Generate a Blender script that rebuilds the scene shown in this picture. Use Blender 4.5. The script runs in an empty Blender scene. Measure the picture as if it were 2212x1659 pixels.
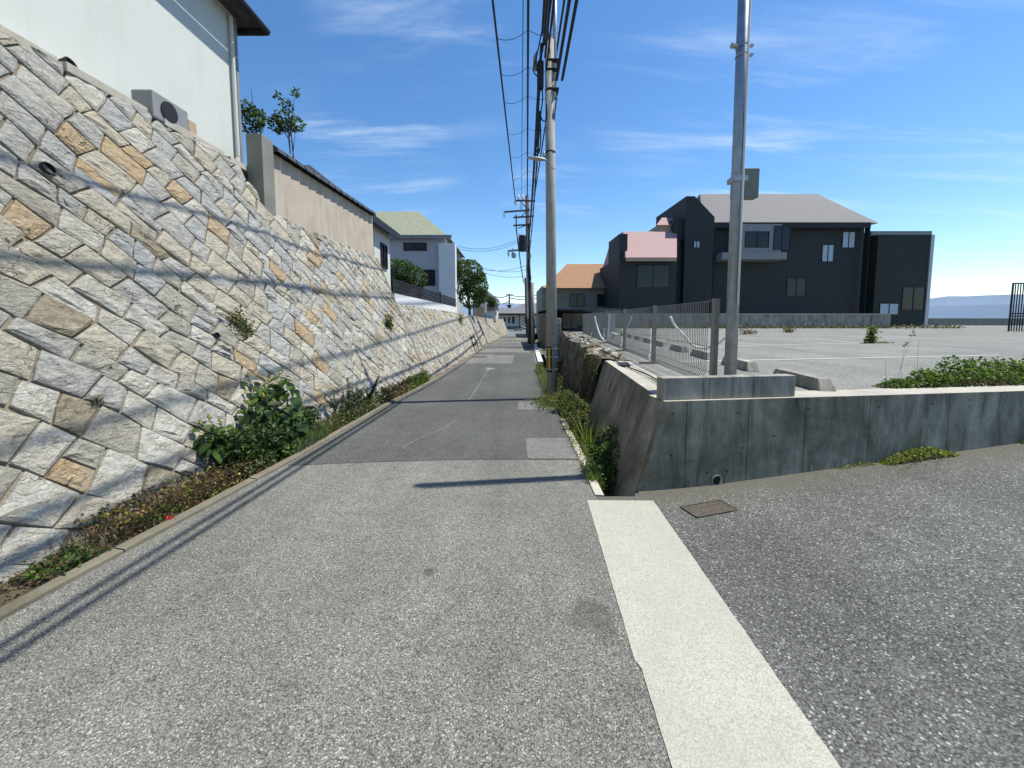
import bpy, bmesh, math, random
from mathutils import Vector, Matrix
R = math.radians
SC = bpy.context.scene
COL = SC.collection

# ------------------------------------------------------------------ camera
EYE = 1.45
PITCH = R(4.4)
cam_data = bpy.data.cameras.new('camera')
cam = bpy.data.objects.new('camera', cam_data); COL.objects.link(cam)
cam.location = (0, 0, EYE)
cam.rotation_euler = (R(90) - PITCH, 0, 0)
cam_data.sensor_width = 36.0
cam_data.lens = 36.0 * 831 / 2212
cam_data.shift_y = -(829.5 - 751) / 2212
cam_data.clip_start = 0.05
cam_data.clip_end = 60000
SC.camera = cam

# ------------------------------------------------------------------ sun, sky, exposure
SUN_EL, SUN_AZ = R(63), R(82)          # azimuth clockwise from +Y
sun_dir = Vector((math.sin(SUN_AZ) * math.cos(SUN_EL), math.cos(SUN_AZ) * math.cos(SUN_EL), math.sin(SUN_EL)))
sd = bpy.data.lights.new('sun', 'SUN'); sd.energy = 4.7; sd.angle = R(0.53); sd.color = (1.0, 0.96, 0.87)
sun = bpy.data.objects.new('sun', sd); COL.objects.link(sun)
sun.rotation_euler = (-sun_dir).to_track_quat('-Z', 'Y').to_euler()
sun.location = (20, 5, 40)
W = bpy.data.worlds.new('World'); SC.world = W; W.use_nodes = True
wt = W.node_tree; wt.nodes.clear()
def wn(t, **k):
    n = wt.nodes.new(t)
    for a, b in k.items(): setattr(n, a, b)
    return n
out = wn('ShaderNodeOutputWorld'); bg = wn('ShaderNodeBackground'); bg.inputs[1].default_value = 0.108
sky = wn('ShaderNodeTexSky', sky_type='NISHITA'); sky.sun_disc = False
sky.sun_elevation = SUN_EL; sky.sun_rotation = SUN_AZ
sky.altitude = 60; sky.air_density = 1.0; sky.dust_density = 0.15; sky.ozone_density = 3.2
wt.links.new(bg.outputs[0], out.inputs[0])
# wispy cirrus: stretched noise on the direction vector, projected on a high layer
tc = wn('ShaderNodeTexCoord'); sep = wn('ShaderNodeSeparateXYZ'); wt.links.new(tc.outputs['Generated'], sep.inputs[0])
def wm(op, a, b=None, c=None):
    n = wn('ShaderNodeMath', operation=op)
    for i, v in enumerate((a, b, c)):
        if v is None: continue
        if isinstance(v, (int, float)): n.inputs[i].default_value = v
        else: wt.links.new(v, n.inputs[i])
    return n.outputs[0]
zz = wm('MAXIMUM', wm('ADD', sep.outputs[2], 0.12), 0.03)
u_ = wm('DIVIDE', sep.outputs[0], zz); v_ = wm('DIVIDE', sep.outputs[1], zz)
cmb = wn('ShaderNodeCombineXYZ'); wt.links.new(u_, cmb.inputs[0]); wt.links.new(v_, cmb.inputs[1])
mp = wn('ShaderNodeMapping'); mp.inputs['Rotation'].default_value = (0, 0, R(-32)); mp.inputs['Scale'].default_value = (0.55, 2.3, 1)
mp.inputs['Location'].default_value = (1.3, 0.4, 0)
wt.links.new(cmb.outputs[0], mp.inputs[0])
nz = wn('ShaderNodeTexNoise'); nz.inputs['Scale'].default_value = 1.5; nz.inputs['Detail'].default_value = 9; nz.inputs['Roughness'].default_value = 0.62; nz.inputs['Distortion'].default_value = 0.5
wt.links.new(mp.outputs[0], nz.inputs['Vector'])
nz2 = wn('ShaderNodeTexNoise'); nz2.inputs['Scale'].default_value = 0.55; nz2.inputs['Detail'].default_value = 2
wt.links.new(cmb.outputs[0], nz2.inputs['Vector'])
def wmr(x, a, b, c=0.0, d=1.0):
    n = wn('ShaderNodeMapRange', interpolation_type='SMOOTHSTEP'); wt.links.new(x, n.inputs[0])
    for i, v in enumerate((a, b, c, d)): n.inputs[i + 1].default_value = v
    return n.outputs[0]
# a few denser banks of the same cirrus in the sky
def bank(d, rad):
    d = Vector(d).normalized()
    dp = wn('ShaderNodeVectorMath', operation='DOT_PRODUCT'); wt.links.new(tc.outputs['Generated'], dp.inputs[0]); dp.inputs[1].default_value = d
    return wmr(dp.outputs['Value'], math.cos(R(rad)), 1.0)
banks = bank((.50, 1, .62), 17)
for d, rad in (((.80, 1, .42), 19), ((-.16, 1, .80), 17), ((-.35, 1, .42), 13), ((.95, .6, .35), 16), ((-1, -.3, .7), 22), ((.2, -1, .8), 25), ((0.1, 1, .3), 8)):
    banks = wm('MAXIMUM', banks, bank(d, rad))
cl = wm('MULTIPLY', wmr(nz.outputs[0], 0.47, 0.78), wm('ADD', wm('MULTIPLY', banks, 0.75), wmr(nz2.outputs[0], 0.55, 0.8, 0, 0.2)))
cl = wm('MULTIPLY', cl, 0.70)
mixc = wn('ShaderNodeMix', data_type='RGBA')
hs_ = wn('ShaderNodeHueSaturation'); hs_.inputs['Saturation'].default_value = 1.20; hs_.inputs['Value'].default_value = 1.22; wt.links.new(sky.outputs[0], hs_.inputs['Color'])
wt.links.new(cl, mixc.inputs[0]); wt.links.new(hs_.outputs[0], mixc.inputs[6]); mixc.inputs[7].default_value = (5.6, 6.6, 7.8, 1)
wt.links.new(mixc.outputs[2], bg.inputs[0])
SC.view_settings.view_transform = 'Standard'; SC.view_settings.look = 'None'
SC.view_settings.gamma = 1; SC.view_settings.use_curve_mapping = False
SC.view_settings.exposure = 0.52
SC.cycles.use_denoising = True
SC.cycles.max_bounces = 6; SC.cycles.transparent_max_bounces = 6

# ------------------------------------------------------------------ placing helpers
CT, ST = math.cos(PITCH), math.sin(PITCH)
def ray(px, py):
    """direction (per metre of depth Y) of a point seen in the photograph"""
    xc, yc = (px - 1106) / 831, -(py - 751) / 831
    v = Vector((xc, CT + yc * ST, -ST + yc * CT))
    return v / v.y
def at(px, py, Y):
    r = ray(px, py); return Vector((r.x * Y, Y, EYE + r.z * Y))
def smooth(a, b, t):
    t = max(0.0, min(1.0, (t - a) / (b - a))); return t * t * (3 - 2 * t)
def lerp_tab(tab, y):
    if y <= tab[0][0]: return tab[0][1]
    for (a, va), (b, vb) in zip(tab, tab[1:]):
        if y <= b: return va + (vb - va) * (y - a) / (b - a)
    return tab[-1][1]
LEFT = [(-25, -3.2), (-6, -2.78), (1.9, -2.56), (4.2, -2.44), (7.4, -2.42), (11.2, -2.22), (17, -1.95), (27, -1.5), (34, -1.1), (39, -.72), (46, .0), (55, 1.2)]
RIGHT = [(-25, .2), (3.3, .74), (4.5, .775), (6.5, .80), (8.2, .86), (15.3, 1.0), (27, 1.45), (39, 2.3), (46, 3.2), (55, 4.6)]
def lx(y): return lerp_tab(LEFT, y)
def rx(y): return lerp_tab(RIGHT, y)
def road_z(y):
    if y < -12: y = -12
    if y < 8: return -0.033 * y
    if y < 13: t = y - 8; return -0.264 - 0.033 * t + 0.0033 * t * t
    return -0.3465
def gz(x, y):
    z = road_z(y)
    if x > 1.2:
        t = x - 1.2
        z += 0.078 * (t * t / (2 * 0.8) if t < 0.8 else t - 0.4)
    return z
def ground(px, py):
    r = ray(px, py); Y = 3.0
    for _ in range(40):
        z = gz(r.x * Y, Y); Y = 0.5 * Y + 0.5 * (z - EYE) / r.z
    return Vector((r.x * Y, Y, gz(r.x * Y, Y)))

# ------------------------------------------------------------------ mesh helpers
def tag(o, label=None, cat=None, group=None, kind=None):
    if label: o['label'] = label
    if cat: o['category'] = cat
    if group: o['group'] = group
    if kind: o['kind'] = kind
    return o
def empty(name, loc, label=None, cat=None, group=None):
    o = bpy.data.objects.new(name, None); COL.objects.link(o); o.location = loc
    bpy.context.view_layer.update()
    o.empty_display_size = 0.1
    return tag(o, label, cat, group)
class MB:
    def __init__(s): s.v = []; s.f = []; s.m = []
    def face(s, pts, m=0):
        b = len(s.v); s.v.extend(tuple(p) for p in pts); s.f.append(tuple(range(b, b + len(pts)))); s.m.append(m)
    def mesh(s, vs, fs, m=0):
        b = len(s.v); s.v.extend(tuple(p) for p in vs)
        for f in fs: s.f.append(tuple(b + i for i in f)); s.m.append(m)
    def box(s, c, d, rz=0.0, m=0, top=1.0):
        """centre, full dimensions; top = scale of the upper face"""
        x, y, z = d[0] / 2, d[1] / 2, d[2] / 2; ca, sa = math.cos(rz), math.sin(rz)
        vs = []
        for sz, k in ((-1, 1.0), (1, top)):
            for sx, sy in ((-1, -1), (1, -1), (1, 1), (-1, 1)):
                a, b = sx * x * k, sy * y * k
                vs.append((c[0] + a * ca - b * sa, c[1] + a * sa + b * ca, c[2] + sz * z))
        s.mesh(vs, [(3, 2, 1, 0), (4, 5, 6, 7), (0, 1, 5, 4), (1, 2, 6, 5), (2, 3, 7, 6), (3, 0, 4, 7)], m)
    def bar(s, a, b, w, h=None, m=0):
        """rectangular bar from a to b"""
        a, b = Vector(a), Vector(b); h = h or w; d = (b - a).normalized()
        up = Vector((0, 0, 1)) if abs(d.z) < 0.95 else Vector((0, 1, 0))
        sx = d.cross(up).normalized() * (w / 2); sy = sx.cross(d).normalized() * (h / 2)
        vs = [p + i * sx + j * sy for p in (a, b) for i, j in ((-1, -1), (1, -1), (1, 1), (-1, 1))]
        s.mesh(vs, [(0, 1, 2, 3), (7, 6, 5, 4), (4, 5, 1, 0), (5, 6, 2, 1), (6, 7, 3, 2), (7, 4, 0, 3)], m)
    def tube(s, pts, r, n=8, m=0, caps=True):
        pts = [Vector(p) for p in pts]; rr = r if isinstance(r, (list, tuple)) else [r] * len(pts)
        base = len(s.v); px = None
        for i, p in enumerate(pts):
            d = (pts[min(i + 1, len(pts) - 1)] - pts[max(i - 1, 0)])
            if d.length < 1e-9: d = Vector((0, 0, 1))
            d.normalize()
            if px is None:
                q = Vector((1, 0, 0)) if abs(d.x) < 0.9 else Vector((0, 1, 0))
                px = (q - d * q.dot(d)).normalized()
            else: px = (px - d * px.dot(d)).normalized()
            py = d.cross(px)
            for k in range(n):
                a = 2 * math.pi * k / n; v = p + (px * math.cos(a) + py * math.sin(a)) * rr[i]; s.v.append(tuple(v))
        for i in range(len(pts) - 1):
            for k in range(n):
                a = base + i * n + k; b = base + i * n + (k + 1) % n
                s.f.append((a, b, b + n, a + n)); s.m.append(m)
        if caps:
            s.f.append(tuple(base + k for k in range(n))[::-1]); s.m.append(m)
            e = base + (len(pts) - 1) * n; s.f.append(tuple(e + k for k in range(n))); s.m.append(m)
    def data(s, name, mats, sm=False):
        me = bpy.data.meshes.new(name); me.from_pydata(s.v, [], s.f); 
        for x in (mats if isinstance(mats, (list, tuple)) else [mats]): me.materials.append(x)
        me.polygons.foreach_set('material_index', s.m)
        if sm: me.polygons.foreach_set('use_smooth', [True] * len(s.f))
        me.update(); return me
    def build(s, name, mats, parent=None, sm=False, label=None, cat=None, group=None, kind=None, bevel=0.0):
        o = bpy.data.objects.new(name, s.data(name, mats, sm)); COL.objects.link(o)
        if bevel:
            bm = bmesh.new(); bm.from_mesh(o.data); bmesh.ops.remove_doubles(bm, verts=bm.verts, dist=1e-5)
            bmesh.ops.bevel(bm, geom=[e for e in bm.edges if e.is_manifold and e.calc_face_angle(0) > 0.5], offset=bevel, segments=2, affect='EDGES', profile=0.6)
            bm.to_mesh(o.data); bm.free()
        if parent is not None: put(o, parent)
        return tag(o, label, cat, group, kind)
def world_loc(o):
    v = o.location.copy(); p = o.parent
    while p is not None: v = v + p.location; p = p.parent
    return v
def put(o, parent):
    """parent without moving (parents are never rotated or scaled before this)"""
    o.parent = parent; o.location = o.location - world_loc(parent)
def inst(me, name, parent, mat4):
    o = bpy.data.objects.new(name, me); COL.objects.link(o)
    if parent is not None:
        mat4 = Matrix.Translation(-world_loc(parent)) @ mat4; o.parent = parent
    o.matrix_local = mat4 if parent is not None else mat4
    return o

# ------------------------------------------------------------------ materials
def nt(name):
    m = bpy.data.materials.new(name); m.use_nodes = True; t = m.node_tree; t.nodes.clear()
    o = t.nodes.new('ShaderNodeOutputMaterial'); b = t.nodes.new('ShaderNodeBsdfPrincipled'); t.links.new(b.outputs[0], o.inputs[0])
    b.inputs['Roughness'].default_value = 0.85
    if 'Specular IOR Level' in b.inputs: b.inputs['Specular IOR Level'].default_value = 0.3
    return m, t, b
def coord(t, scale=None, kind='Object', rot=None):
    c = t.nodes.new('ShaderNodeTexCoord'); s = c.outputs[kind]
    if kind == 'World':
        pass
    if scale is not None or rot is not None:
        mp = t.nodes.new('ShaderNodeMapping'); t.links.new(s, mp.inputs[0])
        if scale is not None: mp.inputs['Scale'].default_value = scale
        if rot is not None: mp.inputs['Rotation'].default_value = rot
        s = mp.outputs[0]
    return s
def pos(t, scale=None):
    g = t.nodes.new('ShaderNodeNewGeometry'); s = g.outputs['Position']
    if scale is not None:
        mp = t.nodes.new('ShaderNodeMapping'); t.links.new(s, mp.inputs[0]); mp.inputs['Scale'].default_value = scale; s = mp.outputs[0]
    return s
def noise(t, vec, scale, detail=4, rough=0.55, dist=0.0):
    n = t.nodes.new('ShaderNodeTexNoise'); n.inputs['Scale'].default_value = scale; n.inputs['Detail'].default_value = detail
    n.inputs['Roughness'].default_value = rough; n.inputs['Distortion'].default_value = dist
    t.links.new(vec, n.inputs['Vector']); return n.outputs[0]
def ramp(t, fac, stops, interp='LINEAR'):
    r = t.nodes.new('ShaderNodeValToRGB'); r.color_ramp.interpolation = interp; e = r.color_ramp.elements
    while len(e) < len(stops): e.new(0.5)
    for k, (p, c) in enumerate(stops):
        e[k].position = p
        e[k].color = (c, c, c, 1) if isinstance(c, (int, float)) else (*c, 1)
    t.links.new(fac, r.inputs[0]); return r.outputs[0]
def mix(t, fac, a, b, mode='MIX'):
    n = t.nodes.new('ShaderNodeMix'); n.data_type = 'RGBA'; n.blend_type = mode
    for i, v in ((0, fac), (6, a), (7, b)):
        if isinstance(v, (int, float)): n.inputs[i].default_value = v if i == 0 else (v, v, v, 1)
        elif isinstance(v, tuple): n.inputs[i].default_value = (*v, 1)
        else: t.links.new(v, n.inputs[i])
    return n.outputs[2]
def bump(t, b, h, strength=0.4, dist=0.01, prev=None):
    n = t.nodes.new('ShaderNodeBump'); n.inputs['Strength'].default_value = strength; n.inputs['Distance'].default_value = dist
    t.links.new(h, n.inputs['Height'])
    if prev is not None: t.links.new(prev, n.inputs['Normal'])
    t.links.new(n.outputs[0], b.inputs['Normal']); return n.outputs[0]
def simple(name, c, rough=0.8, var=0.15, scale=6.0, metal=0.0, bmp=0.0, stain=None):
    m, t, b = nt(name); p = pos(t)
    n1 = noise(t, p, scale, 5); col = ramp(t, n1, [(0.3, tuple(x * (1 - var) for x in c)), (0.7, tuple(x * (1 + var) for x in c))])
    if stain:
        n2 = noise(t, pos(t, (5, 5, 0.8)), 1.3, 5, 0.65); col = mix(t, ramp(t, n2, [(0.48, 0), (0.68, stain[1])]), col, stain[0])
    t.links.new(col, b.inputs['Base Color']); b.inputs['Roughness'].default_value = rough; b.inputs['Metallic'].default_value = metal
    if bmp: bump(t, b, noise(t, p, scale * 8, 4), bmp, 0.01)
    return m
def asphalt(name, dark, light, speck, tint=(1, 1, 1), scale=135.0, blot=0.18, stains=(), foot_dirt=False):
    m, t, b = nt(name); p = pos(t)
    vo = t.nodes.new('ShaderNodeTexVoronoi'); vo.inputs['Scale'].default_value = scale; t.links.new(p, vo.inputs['Vector'])
    sx = t.nodes.new('ShaderNodeSeparateColor'); t.links.new(vo.outputs['Color'], sx.inputs[0])
    c = ramp(t, sx.outputs[0], [(0.0, dark * .5), (0.25, dark), (0.62, (dark + light) / 2), (0.93, light), (0.96, light * 1.35), (1.0, speck)])
    gap = ramp(t, vo.outputs['Distance'], [(0.35, 1.0), (0.75, 0.42)])
    c = mix(t, 1.0, c, gap, 'MULTIPLY')
    v2 = t.nodes.new('ShaderNodeTexVoronoi'); v2.inputs['Scale'].default_value = scale * 0.42; t.links.new(p, v2.inputs['Vector'])
    s2 = t.nodes.new('ShaderNodeSeparateColor'); t.links.new(v2.outputs['Color'], s2.inputs[0])
    big = mix(t, 1.0, ramp(t, s2.outputs[1], [(0.91, 0), (0.94, 1)]), ramp(t, v2.outputs['Distance'], [(0.28, 1), (0.36, 0)]), 'MULTIPLY')
    c = mix(t, big, c, speck * 0.72)
    n1 = noise(t, p, 0.7, 6, 0.6); c = mix(t, 1.0, c, ramp(t, n1, [(0.28, 1 - blot), (0.72, 1 + blot)]), 'MULTIPLY')
    n3 = noise(t, p, 7.0, 5, 0.6); c = mix(t, 1.0, c, ramp(t, n3, [(0.3, 0.90), (0.7, 1.10)]), 'MULTIPLY')
    n4 = noise(t, p, 2.2, 4, 0.7); c = mix(t, ramp(t, n4, [(0.60, 0), (0.74, 0.32)]), c, tuple(dark * .8 for _ in range(3)))
    n5 = noise(t, pos(t, (1.6, .16, 1)), 1.0, 4, 0.6); c = mix(t, 1.0, c, ramp(t, n5, [(0.35, 0.90), (0.65, 1.10)]), 'MULTIPLY')
    for sx_, sy_, sr_, sf_ in stains:
        v = t.nodes.new('ShaderNodeVectorMath'); v.operation = 'DISTANCE'; v.inputs[1].default_value = (sx_, sy_, gz(sx_, sy_)); t.links.new(p, v.inputs[0])
        a = t.nodes.new('ShaderNodeMath'); a.operation = 'MULTIPLY_ADD'; t.links.new(noise(t, p, 9, 6, .7, 1.0), a.inputs[0]); a.inputs[1].default_value = -sr_ * 1.8; t.links.new(v.outputs['Value'], a.inputs[2])
        c = mix(t, ramp(t, a.outputs[0], [(0.0, sf_), (max(.02, sr_ * .5), 0)]), c, (.035, .035, .033))
    if foot_dirt:
        sp = t.nodes.new('ShaderNodeSeparateXYZ'); t.links.new(p, sp.inputs[0])
        m1 = t.nodes.new('ShaderNodeMath'); m1.operation = 'MULTIPLY_ADD'; t.links.new(sp.outputs[0], m1.inputs[0]); m1.inputs[1].default_value = -.132; m1.inputs[2].default_value = -3.14
        m2 = t.nodes.new('ShaderNodeMath'); m2.operation = 'ADD'; t.links.new(sp.outputs[1], m2.inputs[0]); t.links.new(m1.outputs[0], m2.inputs[1])
        m3 = t.nodes.new('ShaderNodeMath'); m3.operation = 'MULTIPLY_ADD'; t.links.new(noise(t, p, 2.5, 6, .65), m3.inputs[0]); m3.inputs[1].default_value = .7; t.links.new(m2.outputs[0], m3.inputs[2])
        m4 = t.nodes.new('ShaderNodeMath'); m4.operation = 'ADD'; t.links.new(m3.outputs[0], m4.inputs[0]); m4.inputs[1].default_value = .12
        c = mix(t, ramp(t, m4.outputs[0], [(0.10, 0), (.50, .85)]), c, mix(t, noise(t, p, 30, 5), (.065, .061, .052), (.13, .122, .105)))
    c = mix(t, 1.0, c, tint, 'MULTIPLY')
    t.links.new(c, b.inputs['Base Color']); b.inputs['Roughness'].default_value = 0.88
    h = ramp(t, vo.outputs['Distance'], [(0.0, 1), (0.8, 0)])
    bump(t, b, h, 0.55, 0.004)
    return m
def paint_mat(name, worn=0.5, c=(0.43, 0.415, 0.35)):
    m, t, b = nt(name); p = pos(t)
    vo = t.nodes.new('ShaderNodeTexVoronoi'); vo.inputs['Scale'].default_value = 130; t.links.new(p, vo.inputs['Vector'])
    sx = t.nodes.new('ShaderNodeSeparateColor'); t.links.new(vo.outputs['Color'], sx.inputs[0])
    col = ramp(t, sx.outputs[0], [(0, tuple(x * .80 for x in c)), (0.3, tuple(x * .93 for x in c)), (1, tuple(min(.84, x * 1.05) for x in c))])
    col = mix(t, 1.0, col, ramp(t, vo.outputs['Distance'], [(0.3, 1.0), (0.85, 0.70)]), 'MULTIPLY')
    # pits where the grain shows
    v2 = t.nodes.new('ShaderNodeTexVoronoi'); v2.inputs['Scale'].default_value = 60; t.links.new(p, v2.inputs['Vector'])
    s2 = t.nodes.new('ShaderNodeSeparateColor'); t.links.new(v2.outputs['Color'], s2.inputs[0])
    nn = noise(t, p, 2.0, 4)
    thr = t.nodes.new('ShaderNodeMath'); thr.operation = 'MULTIPLY_ADD'; t.links.new(nn, thr.inputs[0]); thr.inputs[1].default_value = 0.55 * worn; t.links.new(s2.outputs[0], thr.inputs[2])
    pit = mix(t, 1.0, ramp(t, thr.outputs[0], [(1.06 - .1 * worn, 0), (1.08 - .1 * worn, 1)]), ramp(t, v2.outputs['Distance'], [(0.22, 1), (0.36, 0)]), 'MULTIPLY')
    col = mix(t, pit, col, (0.10, 0.10, 0.095))
    col = mix(t, ramp(t, noise(t, p, 2.4, 7, .7, .8), [(0.42, 0), (0.70, 0.55)]), col, (0.30, 0.285, 0.24))
    t.links.new(col, b.inputs['Base Color']); b.inputs['Roughness'].default_value = 0.7
    bump(t, b, ramp(t, vo.outputs['Distance'], [(0, 1), (0.8, 0)]), 0.35, 0.003)
    return m
def concrete(name, c=(0.36, 0.35, 0.32), dirt=0.5, streak=True, dk=(0.06, 0.062, 0.055), rough=0.9, bs=0.3, sv=((4.5, 4.5, .55), 1.5, .6)):
    m, t, b = nt(name); p = pos(t)
    col = ramp(t, noise(t, p, 5, 8, 0.65), [(0.25, tuple(x * .78 for x in c)), (0.75, tuple(x * 1.15 for x in c))])
    col = mix(t, 1.0, col, ramp(t, noise(t, p, 90, 3), [(0.3, 0.86), (0.7, 1.1)]), 'MULTIPLY')
    if streak:
        st = noise(t, pos(t, sv[0]), sv[1], 9, 0.72, sv[2])
        col = mix(t, ramp(t, st, [(0.38, 0), (0.68, dirt)]), col, dk)
        sc_ = noise(t, pos(t, (3, 3, 1.2)), 2.4, 8, 0.8, 1.1); col = mix(t, ramp(t, sc_, [(0.56, 0), (0.72, 0.35)]), col, tuple(x * 1.1 for x in c))
    cl = noise(t, p, 0.9, 7, 0.7, 0.8)
    col = mix(t, ramp(t, cl, [(0.42, 0), (0.70, dirt * 0.8)]), col, dk)
    t.links.new(col, b.inputs['Base Color']); b.inputs['Roughness'].default_value = rough
    bump(t, b, noise(t, p, 45, 6, 0.7), bs, 0.006)
    return m
def stone_mat(name, c, c2, f=0.5):
    m, t, b = nt(name); p = pos(t)
    g = t.nodes.new('ShaderNodeObjectInfo')
    col = mix(t, ramp(t, noise(t, p, 5.5, 6, 0.65, 0.5), [(0.38, 0), (0.64, f)]), c, c2)
    col = mix(t, 1.0, col, ramp(t, noise(t, p, 75, 4, 0.7), [(0.28, 0.72), (0.72, 1.22)]), 'MULTIPLY')
    col = mix(t, 1.0, col, ramp(t, noise(t, p, 15, 5, 0.7), [(0.3, 0.84), (0.7, 1.12)]), 'MULTIPLY')
    # dark crevices of the split face
    v = t.nodes.new('ShaderNodeTexVoronoi'); v.feature = 'DISTANCE_TO_EDGE'; v.inputs['Scale'].default_value = 7
    d = noise(t, p, 6, 4); dm = t.nodes.new('ShaderNodeMapping'); t.links.new(p, dm.inputs[0]); dm.inputs['Rotation'].default_value = (R(20), 0, R(0)); dm.inputs['Scale'].default_value = (1, .8, 1.9)
    va = t.nodes.new('ShaderNodeVectorMath'); va.operation = 'MULTIPLY_ADD'; nn = t.nodes.new('ShaderNodeTexNoise'); nn.inputs['Scale'].default_value = 5; nn.inputs['Detail'].default_value = 5
    t.links.new(p, nn.inputs['Vector']); t.links.new(nn.outputs['Color'], va.inputs[0]); va.inputs[1].default_value = (.35, .35, .35); t.links.new(dm.outputs[0], va.inputs[2])
    t.links.new(va.outputs[0], v.inputs['Vector'])
    crack = mix(t, 1.0, ramp(t, v.outputs['Distance'], [(0.004, 1), (0.03, 0)]), ramp(t, noise(t, p, 3.3, 3), [(0.50, 0), (0.60, 1)]), 'MULTIPLY')
    col = mix(t, crack, col, (0.05, 0.045, 0.04))
    # weather stain, large shapes over the wall
    col = mix(t, ramp(t, noise(t, p, 1.1, 6, 0.65), [(0.54, 0), (0.72, 0.42)]), col, (0.20, 0.17, 0.12))
    t.links.new(col, b.inputs['Base Color']); b.inputs['Roughness'].default_value = 0.9
    n0 = bump(t, b, noise(t, pos(t, (1, 1, 2.2)), 7, 4, 0.6, 1.2), 1.0, 0.05)
    n1 = bump(t, b, noise(t, p, 24, 8, 0.75, 0.6), 1.0, 0.022, n0)
    bump(t, b, crack, -0.8, 0.02, n1) if False else None
    return m
def leaf_mat(name, c, c2=None, trans=0.35, rough=0.5):
    m, t, b = nt(name); c2 = c2 or tuple(x * 1.6 for x in c)
    oi = t.nodes.new('ShaderNodeObjectInfo'); p = pos(t)
    g = t.nodes.new('ShaderNodeNewGeometry')
    f = t.nodes.new('ShaderNodeMath'); f.operation = 'ADD'; t.links.new(g.outputs['Random Per Island'], f.inputs[0]); t.links.new(oi.outputs['Random'], f.inputs[1])
    fr = t.nodes.new('ShaderNodeMath'); fr.operation = 'FRACT'; t.links.new(f.outputs[0], fr.inputs[0])
    col = ramp(t, fr.outputs[0], [(0.0, tuple(x * .7 for x in c)), (0.5, c), (1.0, c2)])
    t.links.new(col, b.inputs['Base Color']); b.inputs['Roughness'].default_value = rough
    tr = t.nodes.new('ShaderNodeBsdfTranslucent'); t.links.new(mix(t, 1.0, col, (1.5, 1.6, .7), 'MULTIPLY'), tr.inputs[0])
    mx = t.nodes.new('ShaderNodeMixShader'); mx.inputs[0].default_value = trans
    t.links.new(b.outputs[0], mx.inputs[1]); t.links.new(tr.outputs[0], mx.inputs[2])
    o = [n for n in t.nodes if n.type == 'OUTPUT_MATERIAL'][0]; t.links.new(mx.outputs[0], o.inputs[0])
    return m
M = {}
M['road_old'] = asphalt('road_old', 0.165, 0.265, 0.46, (0.99, 0.985, 0.86), scale=165, stains=((ground(1275, 1325).x, ground(1275, 1325).y, .09, .45), (ground(1310, 1360).x, ground(1310, 1360).y, .05, .35), (-.5, 2.2, .03, .6), (.9, 2.9, .12, .25)))
M['road_new_and_shade'] = asphalt('road_new_and_shade', 0.090, 0.140, 0.30, (0.97, 0.99, 0.90), scale=165)
M['road_mid'] = asphalt('road_mid', 0.115, 0.20, 0.42, (1.0, 0.99, 0.96), scale=150)
M['road_side'] = asphalt('road_side', 0.105, 0.19, 0.46, (0.98, 0.985, 0.90), scale=125, blot=.25, foot_dirt=True)
M['lot'] = asphalt('lot', 0.22, 0.31, 0.45, (0.99, 1.0, 0.88), scale=110)
M['patch'] = asphalt('patch', 0.17, 0.25, 0.36, (1.0, 0.98, 0.93), scale=150)
M['paint'] = paint_mat('paint', 0.6)
M['paint_line'] = paint_mat('paint_line', 0.15, (0.62, 0.62, 0.59))
M['paint_faint'] = simple('paint_faint', (0.20, 0.20, 0.185), 0.85, 0.3, 14)
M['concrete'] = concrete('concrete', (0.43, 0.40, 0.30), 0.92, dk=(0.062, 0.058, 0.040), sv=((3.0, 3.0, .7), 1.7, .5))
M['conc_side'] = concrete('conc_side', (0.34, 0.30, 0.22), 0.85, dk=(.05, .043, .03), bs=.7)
M['conc_block'] = concrete('conc_block', (0.44, 0.41, 0.34), 0.75)
M['conc_top'] = concrete('conc_top', (0.44, 0.41, 0.34), 0.35, False)
M['kerb'] = concrete('kerb', (0.175, 0.155, 0.115), 0.9, False, (0.07, 0.06, 0.035), bs=.8)
M['mortar'] = concrete('mortar', (0.22, 0.185, 0.13), 0.7, False, (0.06, 0.05, 0.035), bs=.6)
M['soil'] = concrete('soil', (0.11, 0.085, 0.055), 0.6, False, (0.03, 0.025, 0.02), bs=1.0)
M['terrain'] = simple('terrain', (0.10, 0.12, 0.06), 0.95, 0.3, 0.3)
M['stone'] = [stone_mat('stone_grey', (0.39, 0.38, 0.34), (0.30, 0.295, 0.265)),
              stone_mat('stone_blue', (0.35, 0.355, 0.345), (0.40, 0.385, 0.34)),
              stone_mat('stone_cream', (0.43, 0.385, 0.295), (0.38, 0.36, 0.31)),
              stone_mat('stone_pale', (0.48, 0.465, 0.41), (0.43, 0.39, 0.31), .7),
              stone_mat('stone_tan', (0.42, 0.30, 0.165), (0.42, 0.35, 0.25), .7),
              stone_mat('stone_brown', (0.25, 0.205, 0.135), (0.37, 0.335, 0.26), .7),
              stone_mat('stone_greyer', (0.31, 0.30, 0.25), (0.39, 0.355, 0.29), .7)]
M['rock'] = None
M['steel'] = simple('steel', (0.30, 0.35, 0.40), 0.45, 0.18, 9, 0.75, 0.1)
M['galv'] = simple('galv', (0.42, 0.43, 0.42), 0.5, 0.12, 9, 0.5)
M['fence'] = simple('fence', (0.24, 0.225, 0.20), 0.5, 0.1, 9, 0.2)
M['pole'] = concrete('pole', (0.36, 0.35, 0.31), 0.35, True, (0.14, 0.13, 0.11), bs=.15)
M['pole_dark'] = concrete('pole_dark', (0.12, 0.10, 0.085), 0.35, True, (0.05, 0.045, 0.04), bs=.15)
M['black'] = simple('black', (0.018, 0.018, 0.02), 0.55, 0.2, 8)
M['cable'] = simple('cable', (0.022, 0.022, 0.026), 0.6, 0.2, 8)
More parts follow.
